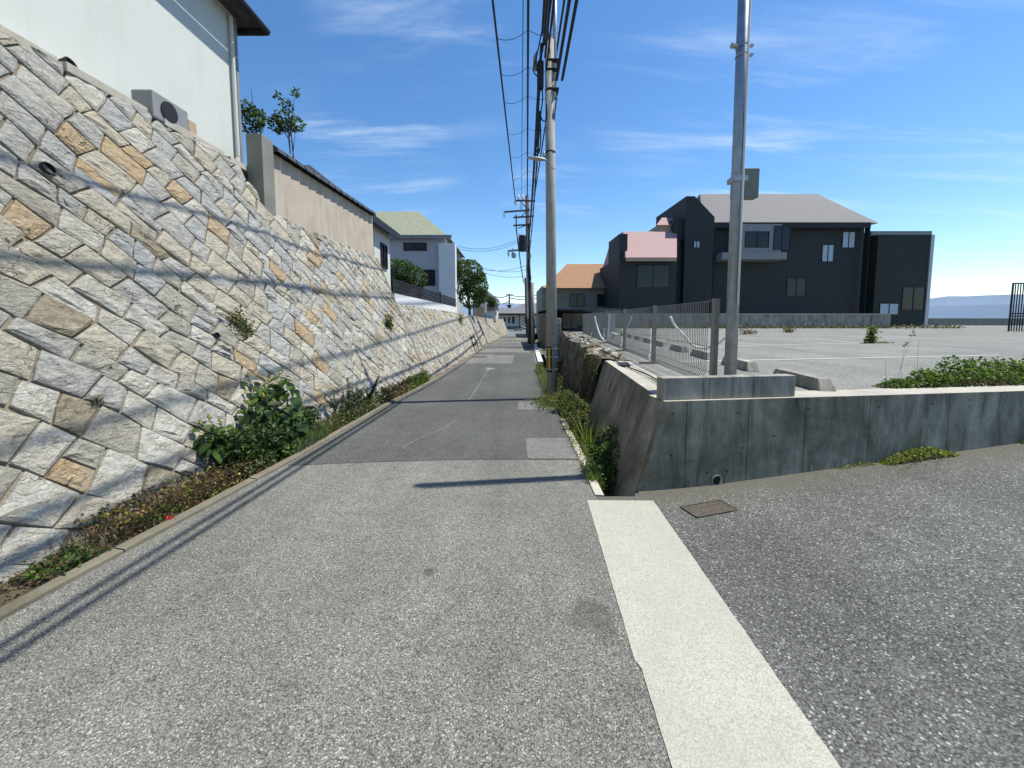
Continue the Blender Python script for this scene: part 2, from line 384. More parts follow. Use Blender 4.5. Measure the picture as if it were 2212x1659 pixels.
M['yellow'] = simple('yellow', (0.62, 0.36, 0.03), 0.5, 0.12, 20)
M['white_wall'] = simple('white_wall', (0.53, 0.55, 0.51), 0.85, 0.03, 1.5, stain=((0.48, 0.48, 0.43), .3))
M['white_paint'] = simple('white_paint', (0.68, 0.68, 0.66), 0.6, 0.03, 3)
M['beige_wall'] = simple('beige_wall', (0.42, 0.36, 0.29), 0.9, 0.1, 2.5, bmp=.2, stain=((0.25, 0.2, .15), .4))
M['tile_dark'] = simple('tile_dark', (0.06, 0.06, 0.065), 0.55, 0.3, 7)
M['tile_olive'] = simple('tile_olive', (0.24, 0.25, 0.17), 0.75, 0.15, 5)
M['tile_grey'] = simple('tile_grey', (0.135, 0.13, 0.13), 0.75, 0.12, 5)
M['tile_grey2'] = simple('tile_grey2', (0.15, 0.15, 0.155), 0.7, 0.15, 5)
M['tile_orange'] = simple('tile_orange', (0.30, 0.165, 0.09), 0.8, 0.15, 5)
M['pink'] = simple('pink', (0.36, 0.235, 0.22), 0.8, 0.06, 3)
M['navy'] = simple('navy', (0.030, 0.034, 0.038), 0.7, 0.12, 3)
M['navy2'] = simple('navy2', (0.024, 0.032, 0.031), 0.7, 0.1, 2)
for k_ in ('navy', 'navy2'):
    t_ = M[k_].node_tree; b_ = [n for n in t_.nodes if n.type == 'BSDF_PRINCIPLED'][0]; w_ = t_.nodes.new('ShaderNodeTexWave'); w_.bands_direction = 'Z'; w_.wave_profile = 'SAW'; w_.inputs['Scale'].default_value = 1.6; t_.links.new(pos(t_), w_.inputs[0]); bump(t_, b_, w_.outputs[0], .8, .03)
M['lilac'] = simple('lilac', (0.42, 0.41, 0.44), 0.85, 0.05, 2)
M['olive_wall'] = simple('olive_wall', (0.20, 0.20, 0.17), 0.85, 0.15, 2)
M['brick_wall'] = simple('brick_wall', (0.38, 0.28, 0.19), 0.85, 0.15, 12)
M['grey_trim'] = simple('grey_trim', (0.22, 0.225, 0.23), 0.6, 0.08, 4)
M['wood'] = simple('wood', (0.30, 0.22, 0.15), 0.85, 0.25, 12)
M['rust'] = simple('rust', (0.105, 0.09, 0.075), 0.7, 0.3, 25, 0.3, .3)
m_, t_, b_ = nt('glass'); b_.inputs['Base Color'].default_value = (0.015, 0.018, 0.022, 1); b_.inputs['Roughness'].default_value = 0.15; b_.inputs['Specular IOR Level'].default_value = 0.35; M['glass'] = m_
M['glass_painted_lit'] = simple('glass_painted_lit', (0.35, 0.42, 0.5), 0.2, 0.05, 3)  # pale panes, their lit look painted into the base colour
m_, t_, b_ = nt('sea'); b_.inputs['Base Color'].default_value = (0.05, 0.09, 0.14, 1); b_.inputs['Roughness'].default_value = 0.25; M['sea'] = m_
M['hill_hazed'] = simple('hill_hazed', (0.16, 0.22, 0.30), 0.95, 0.1, 0.0008)  # bluish tone puts the distance haze into the base colour
M['leaf_big'] = leaf_mat('leaf_big', (0.040, 0.080, 0.018), (0.075, 0.14, 0.025), .30)
M['leaf_yellow'] = leaf_mat('leaf_yellow', (0.22, 0.24, 0.04), (0.36, 0.34, 0.07), .3)
M['leaf_green'] = leaf_mat('leaf_green', (0.055, 0.10, 0.02), (0.11, 0.17, 0.035), .35)
M['leaf_dark'] = leaf_mat('leaf_dark', (0.028, 0.055, 0.015), (0.06, 0.095, 0.022), .25)
M['leaf_grass'] = leaf_mat('leaf_grass', (0.09, 0.14, 0.03), (0.22, 0.24, 0.06), .4)
M['leaf_olive'] = leaf_mat('leaf_olive', (0.11, 0.10, 0.03), (0.24, 0.19, 0.05), .3)
M['leaf_red'] = leaf_mat('leaf_red', (0.10, 0.045, 0.025), (0.20, 0.10, 0.05), .2)
M['leaf_dry'] = leaf_mat('leaf_dry', (0.12, 0.09, 0.06), (0.28, 0.22, 0.14), .2)
M['leaf_grey'] = leaf_mat('leaf_grey', (0.14, 0.17, 0.12), (0.30, 0.33, 0.26), .3)
M['flower'] = leaf_mat('flower', (0.60, 0.06, 0.04), (0.75, 0.12, 0.07), .3)
M['stem'] = simple('stem', (0.14, 0.12, 0.06), 0.8, 0.3, 20)
M['bark'] = simple('bark', (0.14, 0.10, 0.07), 0.9, 0.3, 15)

# =================================================================== GROUND
def strip(name, y0, y1, xa, xb, dz, mat, ny=60, nx=12, zf=gz, ragged=0.0, seed=1, **k):
    rnd = random.Random(seed); b = MB(); vs = []; 
    for j in range(ny + 1):
        for i in range(nx + 1):
            f = i / nx; y = None
            ya = y0(f) if callable(y0) else y0; yb = y1(f) if callable(y1) else y1
            y = ya + (yb - ya) * j / ny
            a, c = xa(y), xb(y)
            x = a + (c - a) * f
            if ragged:
                if i in (0, nx): x += rnd.uniform(-ragged, ragged)
                if j in (0, ny): y += rnd.uniform(-ragged, ragged)
            vs.append((x, y, zf(x, y) + dz))
    fs = []
    for j in range(ny):
        for i in range(nx):
            q = j * (nx + 1) + i; fs.append((q, q + 1, q + nx + 2, q + nx + 1))
    b.mesh(vs, fs); return b.build(name, mat, sm=True, kind='structure', **k)

KW = 0.062   # width of the concrete kerb along the left edge
TRX = 3.26  # the ditch starts here
# wall line of the concrete retaining wall (foot)
def wall_y(x): return 3.29 + 0.132 * (x - 1.12)
strip('road', -20, 62, lambda y: lx(y), lambda y: rx(y), 0.0, M['road_old'], 160, 10)
# the near side area right of the road's edge, up to the concrete wall
def side_y1(f): return None
b = MB(); vs = []; nx, ny = 60, 40
for i in range(nx + 1):
    x = -0.0 + (i / nx) ** 1.6 * 30
    for j in range(ny + 1):
        ye = TRX if x < 1.0 else wall_y(x) + .25
        y = -20 + (ye + 20) * (1 - (1 - j / ny) ** 2)
        X = max(x, rx(y) + (x / 3 if x < .3 else 0)) if x < 1.0 else x
        X = rx(y) + (30 - rx(y)) * ((i / nx) ** 1.8)
        ye = TRX if X < 1.10 else wall_y(X) + .25
        y = -20 + (ye + 20) * (1 - (1 - j / ny) ** 2)
        vs.append((X, y, gz(X, y)))
fs = [(i * (ny + 1) + j, (i + 1) * (ny + 1) + j, (i + 1) * (ny + 1) + j + 1, i * (ny + 1) + j + 1) for i in range(nx) for j in range(ny)]
b.mesh(vs, fs); b.build('side_road', M['road_side'], sm=True, kind='structure')
# dark newer surfacing, then dark bands further on that paint pole and house shadows
def seamY(f):  # the curved seam between old and new surfacing
    p = 620 + (1250 - 620) * f
    return ground(p, 1006 - 16 * math.sin(min(1, f * 1.3) * math.pi / 2) + 4 * f).y
yb = [ground(1000, v).y for v in (785, 766.5, 761, 753, 747, 737.6)]
strip('road_patch_and_shade', seamY, lambda f: yb[0] + .0 * f, lambda y: lx(y) + .03, lambda y: rx(y) - .02, 0.004, M['road_new_and_shade'], 60, 16)
for a, c in ((yb[1], yb[2]), (yb[3], yb[4]), (yb[5], 31), (35, 37.5)):
    strip('road_patch_and_shade', a, c, lambda y: lx(y) + .03, lambda y: rx(y) - .02, 0.004, M['road_new_and_shade'], 8, 8)  # cast shadows across the lane, laid as dark asphalt sheets
strip('road_patch_and_shade', yb[0] + .05, yb[1] - .05, lambda y: rx(y) - 1.0, lambda y: rx(y) - .05, 0.004, M['road_new_and_shade'], 5, 5)
g1, g2 = ground(1135, 992), ground(1135, 947)
strip('road_patch_and_shade', g1.y, g2.y, lambda y: g2.x, lambda y: rx(y) - .02, 0.008, M['patch'], 6, 6, ragged=.006)
g1, g2 = ground(1118, 886), ground(1118, 868)
strip('road_patch_and_shade', g1.y, g2.y, lambda y: g2.x, lambda y: rx(y) - .02, 0.008, M['patch'], 6, 6)
# white painted band at the mouth of the side road
A0, A1, A2, A3 = ground(1270, 1087), ground(1440, 1659), ground(1415, 1088), ground(1815, 1659)
rnd = random.Random(5); b = MB(); vs = []; n = 60
def ex(p, q, t): v = p + (q - p) * t; return v
J0 = ground(1383, 1440)
for j in range(n + 1):
    t = j / n * 1.35
    l = ex(A0, A1, t) + Vector((rnd.uniform(-.0015, .0015), 0, 0)); r = ex(A2, A3, t) + Vector((rnd.uniform(-.0015, .0015), 0, 0))
    if l.y < J0.y: l.x += .018
    if j == 0: l.y += .05; r.y += .05
    for i in range(7):
        p = l.lerp(r, i / 6); vs.append((p.x, p.y, gz(p.x, p.y) + .004))
b.mesh(vs, [(j * 7 + i, (j + 1) * 7 + i, (j + 1) * 7 + i + 1, j * 7 + i + 1) for j in range(n) for i in range(6)])
b.build('road_marking', M['paint'], kind='structure')
# faint scored line and a pale splash of paint on the dark surfacing
def decal(name, pts, w, mat, dz=.008):
    b = MB()
    for i in range(len(pts) - 1):
        p, q = Vector(pts[i]), Vector(pts[i + 1]); d = (q - p); d.z = 0; nrm = Vector((-d.y, d.x, 0)).normalized() * w / 2
        b.face([(v.x, v.y, gz(v.x, v.y) + dz) for v in (p - nrm, q - nrm, q + nrm, p + nrm)])
    return b.build(name, mat, kind='structure')
decal('road_marking', [ground(x, y) for x, y in ((1010, 868), (1022, 852), (1035, 832), (1046, 812), (1052, 803))], .016, M['paint_faint'])
decal('road_marking', [ground(x, y) for x, y in ((868, 1008 - 40), (905, 948), (960, 925), (985, 908))], .012, M['paint_faint'])
b = MB(); c = ground(1057, 797); pts = []
for k in range(16):
    a = k / 16 * 2 * math.pi; r = .13 * (1 + .5 * math.sin(3 * a + 1)) ; pts.append((c.x + r * math.cos(a), c.y + 2.6 * r * math.sin(a), road_z(c.y) + .008))
b.face(pts); b.build('road_marking', M['paint_faint'], kind='structure')
# oil stain
b = MB(); c = ground(1275, 1325); pts = []

# kerb of the left edge, built of separate lengths
kerb = empty('kerb', (lx(4), 4, road_z(4)), 'narrow weathered concrete kerb between the lane and the stone wall', 'kerb')
y = -6.0; rnd = random.Random(3)
while y < 44:
    L = 1.2 if y < 12 else 3.0
    b = MB(); n = 4; vs = []
    for k in range(n + 1):
        yy = y + .004 + (L - .008) * k / n; x = lx(yy); z = road_z(yy); t = rnd.uniform(-.003, .003)
        vs += [(x + .012, yy, z - .15), (x + .006, yy, z + .022 + t), (x - KW, yy, z + .035 + t), (x - KW - .01, yy, z - .15)]
    fs = [(k * 4 + i, k * 4 + i + 1, k * 4 + i + 5, k * 4 + i + 4) for k in range(n) for i in range(3)] + [(3, 2, 1, 0), (n * 4, n * 4 + 1, n * 4 + 2, n * 4 + 3)]
    b.mesh(vs, fs); b.build('kerb_stone', M['kerb'], kerb); y += L
# soil bed between kerb and wall
def foot(y): return lx(y) - KW - (0.10 + 0.30 * math.exp(-((y - 4.4) / 1.9) ** 2) + .10 * math.exp(-((y - 9) / 1.8) ** 2))
def foot_z(y): return road_z(y)
strip('soil_bed', -8, 44, lambda y: foot(y) - .3, lambda y: lx(y) - KW, 0.0, M['soil'], 120, 4, zf=lambda x, y: road_z(y) + .005 + .02 * math.sin(9 * y + 7 * x))

# =================================================================== STONE WALLS
BAT = 0.40; NL = math.sqrt(1 + BAT * BAT)
def wpt(y, v, d=0.0):
    """point on the battered face: y along, v up the slope, d out of the face"""
    dx = (foot(y + .3) - foot(y - .3)) / .6
    x = foot_base(y); z = road_z(y)
    return Vector((x - BAT / NL * v + d / NL, y - d * dx * .6, z + v / NL + d * BAT / NL))
FB = [(-25, -3.55), (-6, -3.12), (1.9, -2.90), (4.2, -2.86), (7.4, -2.66), (11.2, -2.43), (17, -2.12), (27, -1.66), (34, -1.25), (39, -.88), (46, -.18), (55, 1.0)]
def foot_base(y): return lerp_tab(FB, y) - (.05 * math.sin(y * .9) if y < 8 else 0)
def clip(poly, u0, u1, v0, v1):
    def cut(poly, f, g):
        o = []
        for i in range(len(poly)):
            a, c = poly[i], poly[(i + 1) % len(poly)]; fa, fc = f(a), f(c)
            if fa >= 0: o.append(a)
            if (fa >= 0) != (fc >= 0):
                t = fa / (fa - fc); o.append((a[0] + (c[0] - a[0]) * t, a[1] + (c[1] - a[1]) * t))
        return o
    for f in (lambda p: p[0] - u0, lambda p: u1 - p[0], lambda p: p[1] - v0, lambda p: v1(p[0]) - p[1]):
        poly = cut(poly, f, None)
        if len(poly) < 3: return []
    return poly
def area(p): return abs(sum(p[i][0] * p[(i + 1) % len(p)][1] - p[(i + 1) % len(p)][0] * p[i][1] for i in range(len(p)))) / 2
def lattice(u0, u1, vmax, size, rnd, ang=42):
    """courses laid on the slant: long joints run down to the right"""
    ca, sa = math.cos(R(ang)), math.sin(R(ang)); Adir = (ca, -sa); Bdir = (sa, ca)
    cells = []; bmax = int((u1 - u0 + vmax) / size[1]) + 8
    a_lo = u0 * ca - vmax * sa - 1; a_hi = u1 * ca + 1; b_lo = u0 * sa - 1; b_hi = u1 * sa + vmax * ca + 1
    rows = [b_lo]
    while rows[-1] < b_hi: rows.append(rows[-1] + size[1] * rnd.uniform(.80, 1.22))
    ph = [(rnd.uniform(0, 6), rnd.uniform(0, 6), rnd.uniform(0, 6)) for _ in rows]
    def bj(j, a): p = ph[j]; return rows[j] + .035 * math.sin(a * 2.1 + p[0]) + .022 * math.sin(a * 5.3 + p[1]) + .012 * math.sin(a * 11 + p[2])
    for j in range(len(rows) - 1):
        a = a_lo + rnd.uniform(0, .3); t0 = rnd.uniform(-.03, .03)
        while a < a_hi:
            w = size[0] * rnd.choice((.72, .85, 1, 1.1, 1.3)) * rnd.uniform(.9, 1.1); t1 = rnd.uniform(-.035, .035)
            c = [(a + t0, bj(j, a + t0)), (a + w + t1, bj(j, a + w + t1)), (a + w - t1, bj(j + 1, a + w - t1)), (a - t0, bj(j + 1, a - t0))]
            if rnd.random() < .06:   # a stone split in two
                m1 = [(c[0][0] * .5 + c[3][0] * .5, c[0][1] * .5 + c[3][1] * .5), (c[1][0] * .5 + c[2][0] * .5, c[1][1] * .5 + c[2][1] * .5)]
                parts = [[c[0], c[1], m1[1], m1[0]], [m1[0], m1[1], c[2], c[3]]]
            else: parts = [c]
            for q in parts: cells.append([(p[0] * Adir[0] + p[1] * Bdir[0], p[0] * Adir[1] + p[1] * Bdir[1]) for p in q])
            a += w; t0 = t1
    return cells
def stone_geo(poly, rnd, joint, proud, P=wpt):
    """a split-faced stone from its outline on the wall"""
    cx = sum(p[0] for p in poly) / len(poly); cy = sum(p[1] for p in poly) / len(poly)
    pts = []
    for i in range(len(poly)):
        a, c = poly[i], poly[(i + 1) % len(poly)]; pts.append((a, True)); L = math.hypot(c[0] - a[0], c[1] - a[1])
        if L > .16: pts.append((((a[0] + c[0]) / 2 + rnd.uniform(-.008, .008), (a[1] + c[1]) / 2 + rnd.uniform(-.008, .008)), False))
    n = len(pts); ring = []
    rad = max(.03, min(math.hypot(p[0] - cx, p[1] - cy) for p in poly))
    def inset(p, d, f, corner):
        k = d * (1.7 if corner else 1.0)
        l = math.hypot(p[0] - cx, p[1] - cy) + 1e-6; s = max(.1, 1 - min(k, l * .6) / l) * f; return (cx + (p[0] - cx) * s, cy + (p[1] - cy) * s)
    tilt = (rnd.uniform(-.055, .055), rnd.uniform(-.055, .055))
    base = proud * rnd.uniform(.55, 1.35)
    def H(q): return base + (q[0] - cx) * tilt[0] + (q[1] - cy) * tilt[1]
    V = []
    for p, c in pts: q = inset(p, joint, 1, c); V.append(P(q[0], q[1], -.04))
    for p, c in pts: q = inset(p, joint * 1.15, 1, c); V.append(P(q[0], q[1], max(.002, H(q) * .55)))
    for p, c in pts: q = inset(p, joint + .018 + rnd.uniform(0, .012), 1, c); V.append(P(q[0], q[1], H(q) + rnd.uniform(-.006, .006)))
    for p, c in pts: q = inset(p, joint, rnd.uniform(.45, .62), c); V.append(P(q[0], q[1], H(q) + rnd.uniform(-.007, .014)))
    V.append(P(cx, cy, H((cx, cy)) + rnd.uniform(-.006, .014)))
    F = []
    for r in range(3):
        for i in range(n): a, c = r * n + i, r * n + (i + 1) % n; F.append((a, c, c + n, a + n))
    for i in range(n): F.append((3 * n + i, 3 * n + (i + 1) % n, 4 * n))
    return V, F
def px_size(v):
    d = v - Vector((0, 0, EYE)); return 1 / max(.5, d.length)
def stone_wall(label, y0, y1, vtop, size, seed, weights, joint, proud, low=None):
    rnd = random.Random(seed)
    root = empty('stone_wall', (foot_base(y0), y0, road_z(y0)), label, 'retaining wall')
    vm = max(vtop(y0 + (y1 - y0) * k / 40) for k in range(41))
    # mortar backing
    b = MB(); n = int((y1 - y0) / .5) + 1; vs = []
    for j in range(n + 1):
        y = y0 + (y1 - y0) * j / n; vt = vtop(y)
        for v in (-.45, vt * .5, vt): vs.append(wpt(y, v, -.012))
        p = wpt(y, vt, -.012); vs.append((p.x - .5, p.y, p.z)); vs.append((p.x - .9, p.y, p.z - 2.0))
    b.mesh(vs, [(j * 5 + i, (j + 1) * 5 + i, (j + 1) * 5 + i + 1, j * 5 + i + 1) for j in range(n) for i in range(4)] + [(0, 1, 2, 3, 4), tuple(n * 5 + i for i in (4, 3, 2, 1, 0))])
    b.build('backing', M['mortar'], root)
    cells = lattice(y0, y1, vm, size, rnd)
    st = []
    for c in cells:
        q = clip(c, y0, y1, -.12, vtop)
        if len(q) < 3 or area(q) < .006: continue
        # drop near-duplicate points
        z = []
        for p in q:
            if not z or math.hypot(p[0] - z[-1][0], p[1] - z[-1][1]) > .02: z.append(p)
        if len(z) > 3 and math.hypot(z[0][0] - z[-1][0], z[0][1] - z[-1][1]) < .02: z.pop()
        if len(z) < 3: continue
        cx = sum(p[0] for p in z) / len(z); cy = sum(p[1] for p in z) / len(z)
        w = wpt(cx, cy); d = w - Vector((0, 0, EYE)); vis = w.y > .3 and w.x / w.y > -1.36 - .3
        dist = d.length; foreshort = abs(d.normalized().dot(Vector((1, 0, BAT)).normalized()))
        st.append(((area(z) * foreshort / dist ** 2 if vis else 0), z))
    st.sort(key=lambda s: -s[0])
    rest = MB()
    for k, (_, z) in enumerate(st):
        cy = sum(p[1] for p in z) / len(z)
        ws = list(weights)
        if cy < .9: ws[5] += .07; ws[2] += .15; ws[6] += .1
        mi = rnd.choices(range(7), ws)[0]
        V, F = stone_geo(z, rnd, joint, proud)
        if k < 300:
            o = V[-1]; s = MB(); s.mesh([p - o for p in V], F); ob = bpy.data.objects.new('stone', s.data('stone', M['stone'][mi])); COL.objects.link(ob)
            ob.parent = root; ob.location = o - root.location
        else: rest.mesh(V, F, mi)
    r = rest.build('stone', M['stone'], root, kind='stuff', label='further stones of the same wall')
    return root
YB = 11.0
def vt1(y):   # near part tall, a step down where the beige wall stands on it
    return 4.42 if y < 6.45 else 3.72
def vt2(y): return 2.28 + .10 * math.sin(y * .13) - .012 * (y - 11)
w1 = stone_wall('tall near retaining wall of slanting grey and tan split stones beside the lane', -2.0, 10.93, vt1, (.295, .255), 11, (.24, .15, .24, .20, .065, .018, .09), .0075, .024)
w2 = stone_wall('lower far retaining wall of small yellowish stones, beyond the dark gap', 11.1, 44, vt2, (.27, .20), 12, (.14, .05, .34, .28, .08, .03, .08), .007, .018)
# weep pipes in the near wall
for px, py, r in ((535 * .864 + 0, 842 * .864, .035), (95, 368, .055), (142, 140, .055)):
    # find the wall point along the ray
    best = None
    rr = ray(px, py)
    for k in range(400):
        Y = 1.5 + k * .02; p = Vector((rr.x * Y, Y, EYE + rr.z * Y)); v = (p.z - road_z(Y)) * NL; w = wpt(Y, v)
        e = abs(w.x - p.x)
        if best is None or e < best[0]: best = (e, Y, v)
    _, Y, v = best
    p0, p1 = wpt(Y, v, -.1), wpt(Y, v, .055); b = MB(); b.tube([p0, p1], r, 14, caps=False); b.tube([p1, p1 + (p0 - p1) * .01, p0], [r * .99, r * .82, r * .8], 14, caps=False)
    b.build('weep_pipe', M['black'], w1)
# dark joint between the two walls filled with concrete
b = MB(); vs = []
for v in (-.3, 1.2, 2.4, 3.72):
    for y, d in ((10.90, .02), (11.02, .05), (11.14, .02)): vs.append(wpt(y, v, d - .02))
b.mesh(vs, [(j * 3 + i, j * 3 + i + 1, (j + 1) * 3 + i + 1, (j + 1) * 3 + i) for j in range(3) for i in range(2)])
b.build('joint_strip', M['mortar'], w1)
# drain pipe and step irons on the far wall
b = MB(); b.tube([wpt(23.2, .05, .06), wpt(23.0, 2.1, .06)], .05, 8)
b.build('drain_pipe', M['galv'], None, label='thin grey pipe running down the far stone wall', cat='pipe')
for k, v in enumerate((.35, .75)):
    pass
irons = empty('step_iron', wpt(21.0, .3), 'dark metal frame of rungs fixed to the foot of the far stone wall', 'ladder')
for y in (20.3, 21.6):
    b = MB(); b.bar(wpt(y, .05, .05), wpt(y, .95, .10), .04); b.build('rail', M['black'], irons)
for v in (.4, .8):
    b = MB(); b.bar(wpt(20.3, v, .09), wpt(21.6, v, .09), .05); b.build('rung', M['black'], irons)

# upper ground behind the walls
b = MB(); T1 = road_z(0) + 4.35 / NL
b.face([(-60, -30, 3.95), (foot_base(-2) - 2.0, -30, 3.95), (foot_base(-2) - 2.0, 6.5, 3.95), (-60, 6.5, 3.95)])
b.face([(-60, 6.5, 3.10), (-4.2, 6.5, 3.10), (-4.0, 10.9, 3.05), (-60, 10.9, 3.05)])
b.face([(-60, 6.5, 3.10), (-60, 6.5, 3.95), (-4.5, 6.5, 3.95), (-4.2, 6.5, 3.10)])
b.face([(-60, 10.9, 1.55), (-3.6, 10.9, 1.55), (-3.3, 17, 1.6), (-2.7, 27, 1.5), (-2.1, 36, 1.45), (-1.2, 44, 1.4), (-60, 60, 1.4)])
b.face([(-60, 10.9, 1.55), (-60, 10.9, 3.05), (-4.0, 10.9, 3.05), (-3.5, 10.9, 1.55)])
b.build('upper_terrace', M['soil'], kind='structure')

# =================================================================== RIGHT: DITCH, CONCRETE WALL, ROCK WALL, LOT
LOTZ = 0.70
def rwx(y): return 1.37 + (y - 3.4) * .083        # top edge of the right-hand wall along the lane
def footx(y): return rwx(y) - .27
DZ = -0.78
b = MB()
ys = [TRX - .5] + [TRX + k * 1.0 for k in range(0, 19)]
vs = []
for y in ys: vs += [(rx(y) - .005, y, road_z(y) - .002), (rx(y) - .0, y, road_z(y) + DZ), ((rx(y) + footx(y)) / 2, y, road_z(y) + DZ - .04), (footx(y) + .1, y, road_z(y) + DZ)]
b.mesh(vs, [(j * 4 + i, j * 4 + i + 1, (j + 1) * 4 + i + 1, (j + 1) * 4 + i) for j in range(len(ys) - 1) for i in range(3)])
b.face([(rx(2.8), TRX - .01, -.12), (1.4, TRX - .01, -.12), (1.4, TRX - .01, -1.2), (rx(2.8), TRX - .01, -1.2)])
b.build('ditch', M['soil'], kind='structure')
# kerb of the ditch at the road edge
rk = empty('kerb', (rx(3.4), 3.4, road_z(3.4)), 'short cracked concrete kerb at the mouth of the weedy ditch', 'kerb')
for a, c in ((3.27, 3.62), (3.64, 4.35), (4.37, 5.2), (5.22, 6.2)):
    b = MB(); w = .07
    vs = []
    for y in (a, c): vs += [(rx(y) - .01, y, road_z(y) - .3), (rx(y) - .01, y, road_z(y) + .012), (rx(y) + w, y, road_z(y) + .006), (rx(y) + w, y, road_z(y) - .3)]
    b.mesh(vs, [(0, 4, 5, 1), (1, 5, 6, 2), (2, 6, 7, 3), (0, 1, 2, 3), (7, 6, 5, 4)]); b.build('kerb_stone', M['conc_top'], rk)

# concrete retaining wall: front face (towards the side road) and short return along the lane
P0 = Vector((1.37, 3.40, LOTZ)); dirf = Vector((4.0, .52, 0)).normalized(); nf = Vector((dirf.y, -dirf.x, 0))
cw = empty('concrete_wall', (P0.x, P0.y, -.1), 'low grey concrete retaining wall with a round drain hole, holding up the parking lot', 'retaining wall')
joints = [0, .215, .83, 1.42, 2.12, 3.03, 4.0, 5.2, 6.6, 8.4, 10.2, 12.0]
def fp(s, z, d=0.0):   # s along the front, z height; slight batter
    k = (LOTZ - z) / .8
    p = P0 + dirf * s + nf * (d + .004 * k); 
    if s == 0: p = p + Vector((-.235 * k, -.02 * k, 0))
    return Vector((p.x, p.y, z))
# drain hole centre on the face
def on_front(px, py):
    r = ray(px, py); Y = 3.5
    for _ in range(30):
        z = EYE + r.z * Y; q = fp(.0001, z); x = r.x * Y; s = (x - P0.x) / dirf.x; q = fp(s if s else .01, z); Y = Y * .5 + q.y * .5
    return s, EYE + r.z * Y
hs, hz = on_front(1548, 1038)
for i in range(len(joints) - 1):
    a, c = joints[i], joints[i + 1]; g = .0035
    aa = a + g if i else a; b = MB(); zb = -.5
    hole = a < hs < c
    A, B_, C_, D_ = fp(aa, zb), fp(c - g, zb), fp(c - g, LOTZ), fp(aa, LOTZ)
    bk = Vector((-nf.x, -nf.y, 0)) * .28
    if hole:
        n = 20; rr = .052; ring = []; 
        for k in range(n):
            t = 2 * math.pi * k / n; ring.append(fp(hs + rr * math.cos(t), hz + rr * math.sin(t)))
        # outer square path matched per angle
        sq = []
        for k in range(n):
            t = 2 * math.pi * k / n; cx, sy = math.cos(t), math.sin(t); m = 1 / max(abs(cx), abs(sy)); 
            S = min(max(hs + .11 * m * cx, aa), c - g); sq.append(fp(S, hz + .09 * m * sy))
        for k in range(n): b.face([sq[k], sq[(k + 1) % n], ring[(k + 1) % n], ring[k]][::1])
        s0, s1, z0, z1 = hs - .11, hs + .11, hz - .09, hz + .09
        b.face([fp(aa, zb), fp(c - g, zb), fp(c - g, z0), fp(aa, z0)]); b.face([fp(aa, z1), fp(c - g, z1), fp(c - g, LOTZ), fp(aa, LOTZ)])
        b.face([fp(aa, z0), fp(s0, z0), fp(s0, z1), fp(aa, z1)]); b.face([fp(s1, z0), fp(c - g, z0), fp(c - g, z1), fp(s1, z1)])
    else: b.face([A, B_, C_, D_])
    b.face([D_, C_, C_ + bk, D_ + bk]); b.face([A, D_, D_ + bk, A + bk]); b.face([B_, B_ + bk, C_ + bk, C_])
    b.build('panel', M['concrete'], cw)
    # dark backing seen in the joint
b = MB(); b.face([fp(.02, -.5, -.012), fp(12.0, -.5, -.012), fp(12.0, LOTZ - .004, -.012), fp(.02, LOTZ - .004, -.012)]); b.build('backing', M['black'], cw)
pc = fp(hs, hz); b = MB(); b.tube([pc + nf * .008, pc - nf * .35], .054, 20, caps=False); b.tube([pc + nf * .010, pc + nf * .009, pc - nf * .35], [.053, .046, .046], 20, caps=False)
b.face([pc - nf * .3 + dirf * .05 * math.cos(k * .628) + Vector((0, 0, .05 * math.sin(k * .628))) for k in range(10)])
b.build('drain_pipe', M['galv'], cw, sm=True)
# formwork tie holes
for px, py in ((1413 * .864 / .864 * 1.0, 0),):
    pass
for px, py in ((1681, 1034), (1678, 1139), (1845, 1032), (2020, 1022), (2197, 1017), (1935, 1090), (1855, 1120), (2330, 1010), (2425, 1000)):
    s, z = on_front(px * .864, py * .864)
    p = fp(s, z); b = MB(); b.tube([p + nf * .003, p + nf * .001, p - nf * .006], [.009, .008, .007], 10, caps=False); b.face([p + nf * .0005 + dirf * .008 * math.cos(k * .628) + Vector((0, 0, .008 * math.sin(k * .628))) for k in range(10)])
    b.build('tie_hole', M['black'], cw)
# return face along the lane, battered, with board marks
b = MB(); vs = []; ny_ = 60; nz_ = 10; rnd = random.Random(8)
YR = 6.85
offs = [rnd.uniform(0, .012) for _ in range(ny_ + 1)]
for j in range(ny_ + 1):
    y = 3.40 + (YR - 3.40) * j / ny_
    for i in range(nz_ + 1):
        z = LOTZ - 1.35 * i / nz_; k = (LOTZ - z) / .8
        x = rwx(y) - .235 * k - (offs[j] if i else 0); vs.append((x, y - .02 * k - (.055 * k * (1 - j / ny_) ** 6), z))
b.mesh(vs, [(j * (nz_ + 1) + i, j * (nz_ + 1) + i + 1, (j + 1) * (nz_ + 1) + i + 1, (j + 1) * (nz_ + 1) + i) for j in range(ny_) for i in range(nz_)])
b.build('return_face', M['conc_side'], cw)
# cap along the lane between the edge and the fence
b = MB(); vs = []
for j in range(20):
    y = 3.40 + (YR + .1 - 3.4) * j / 19; vs += [(rwx(y) + dx, max(y, 3.42 + dx * .13) + (.10 if dx == 1.0 else 0), LOTZ + dz) for dx, dz in ((0, -.001), (.10, .003), (.13, -.012), (1.0, -.010))]
b.mesh(vs, [(j * 4 + i, (j + 1) * 4 + i, (j + 1) * 4 + i + 1, j * 4 + i + 1) for j in range(19) for i in range(3)])
b.build('cap', M['conc_top'], cw)
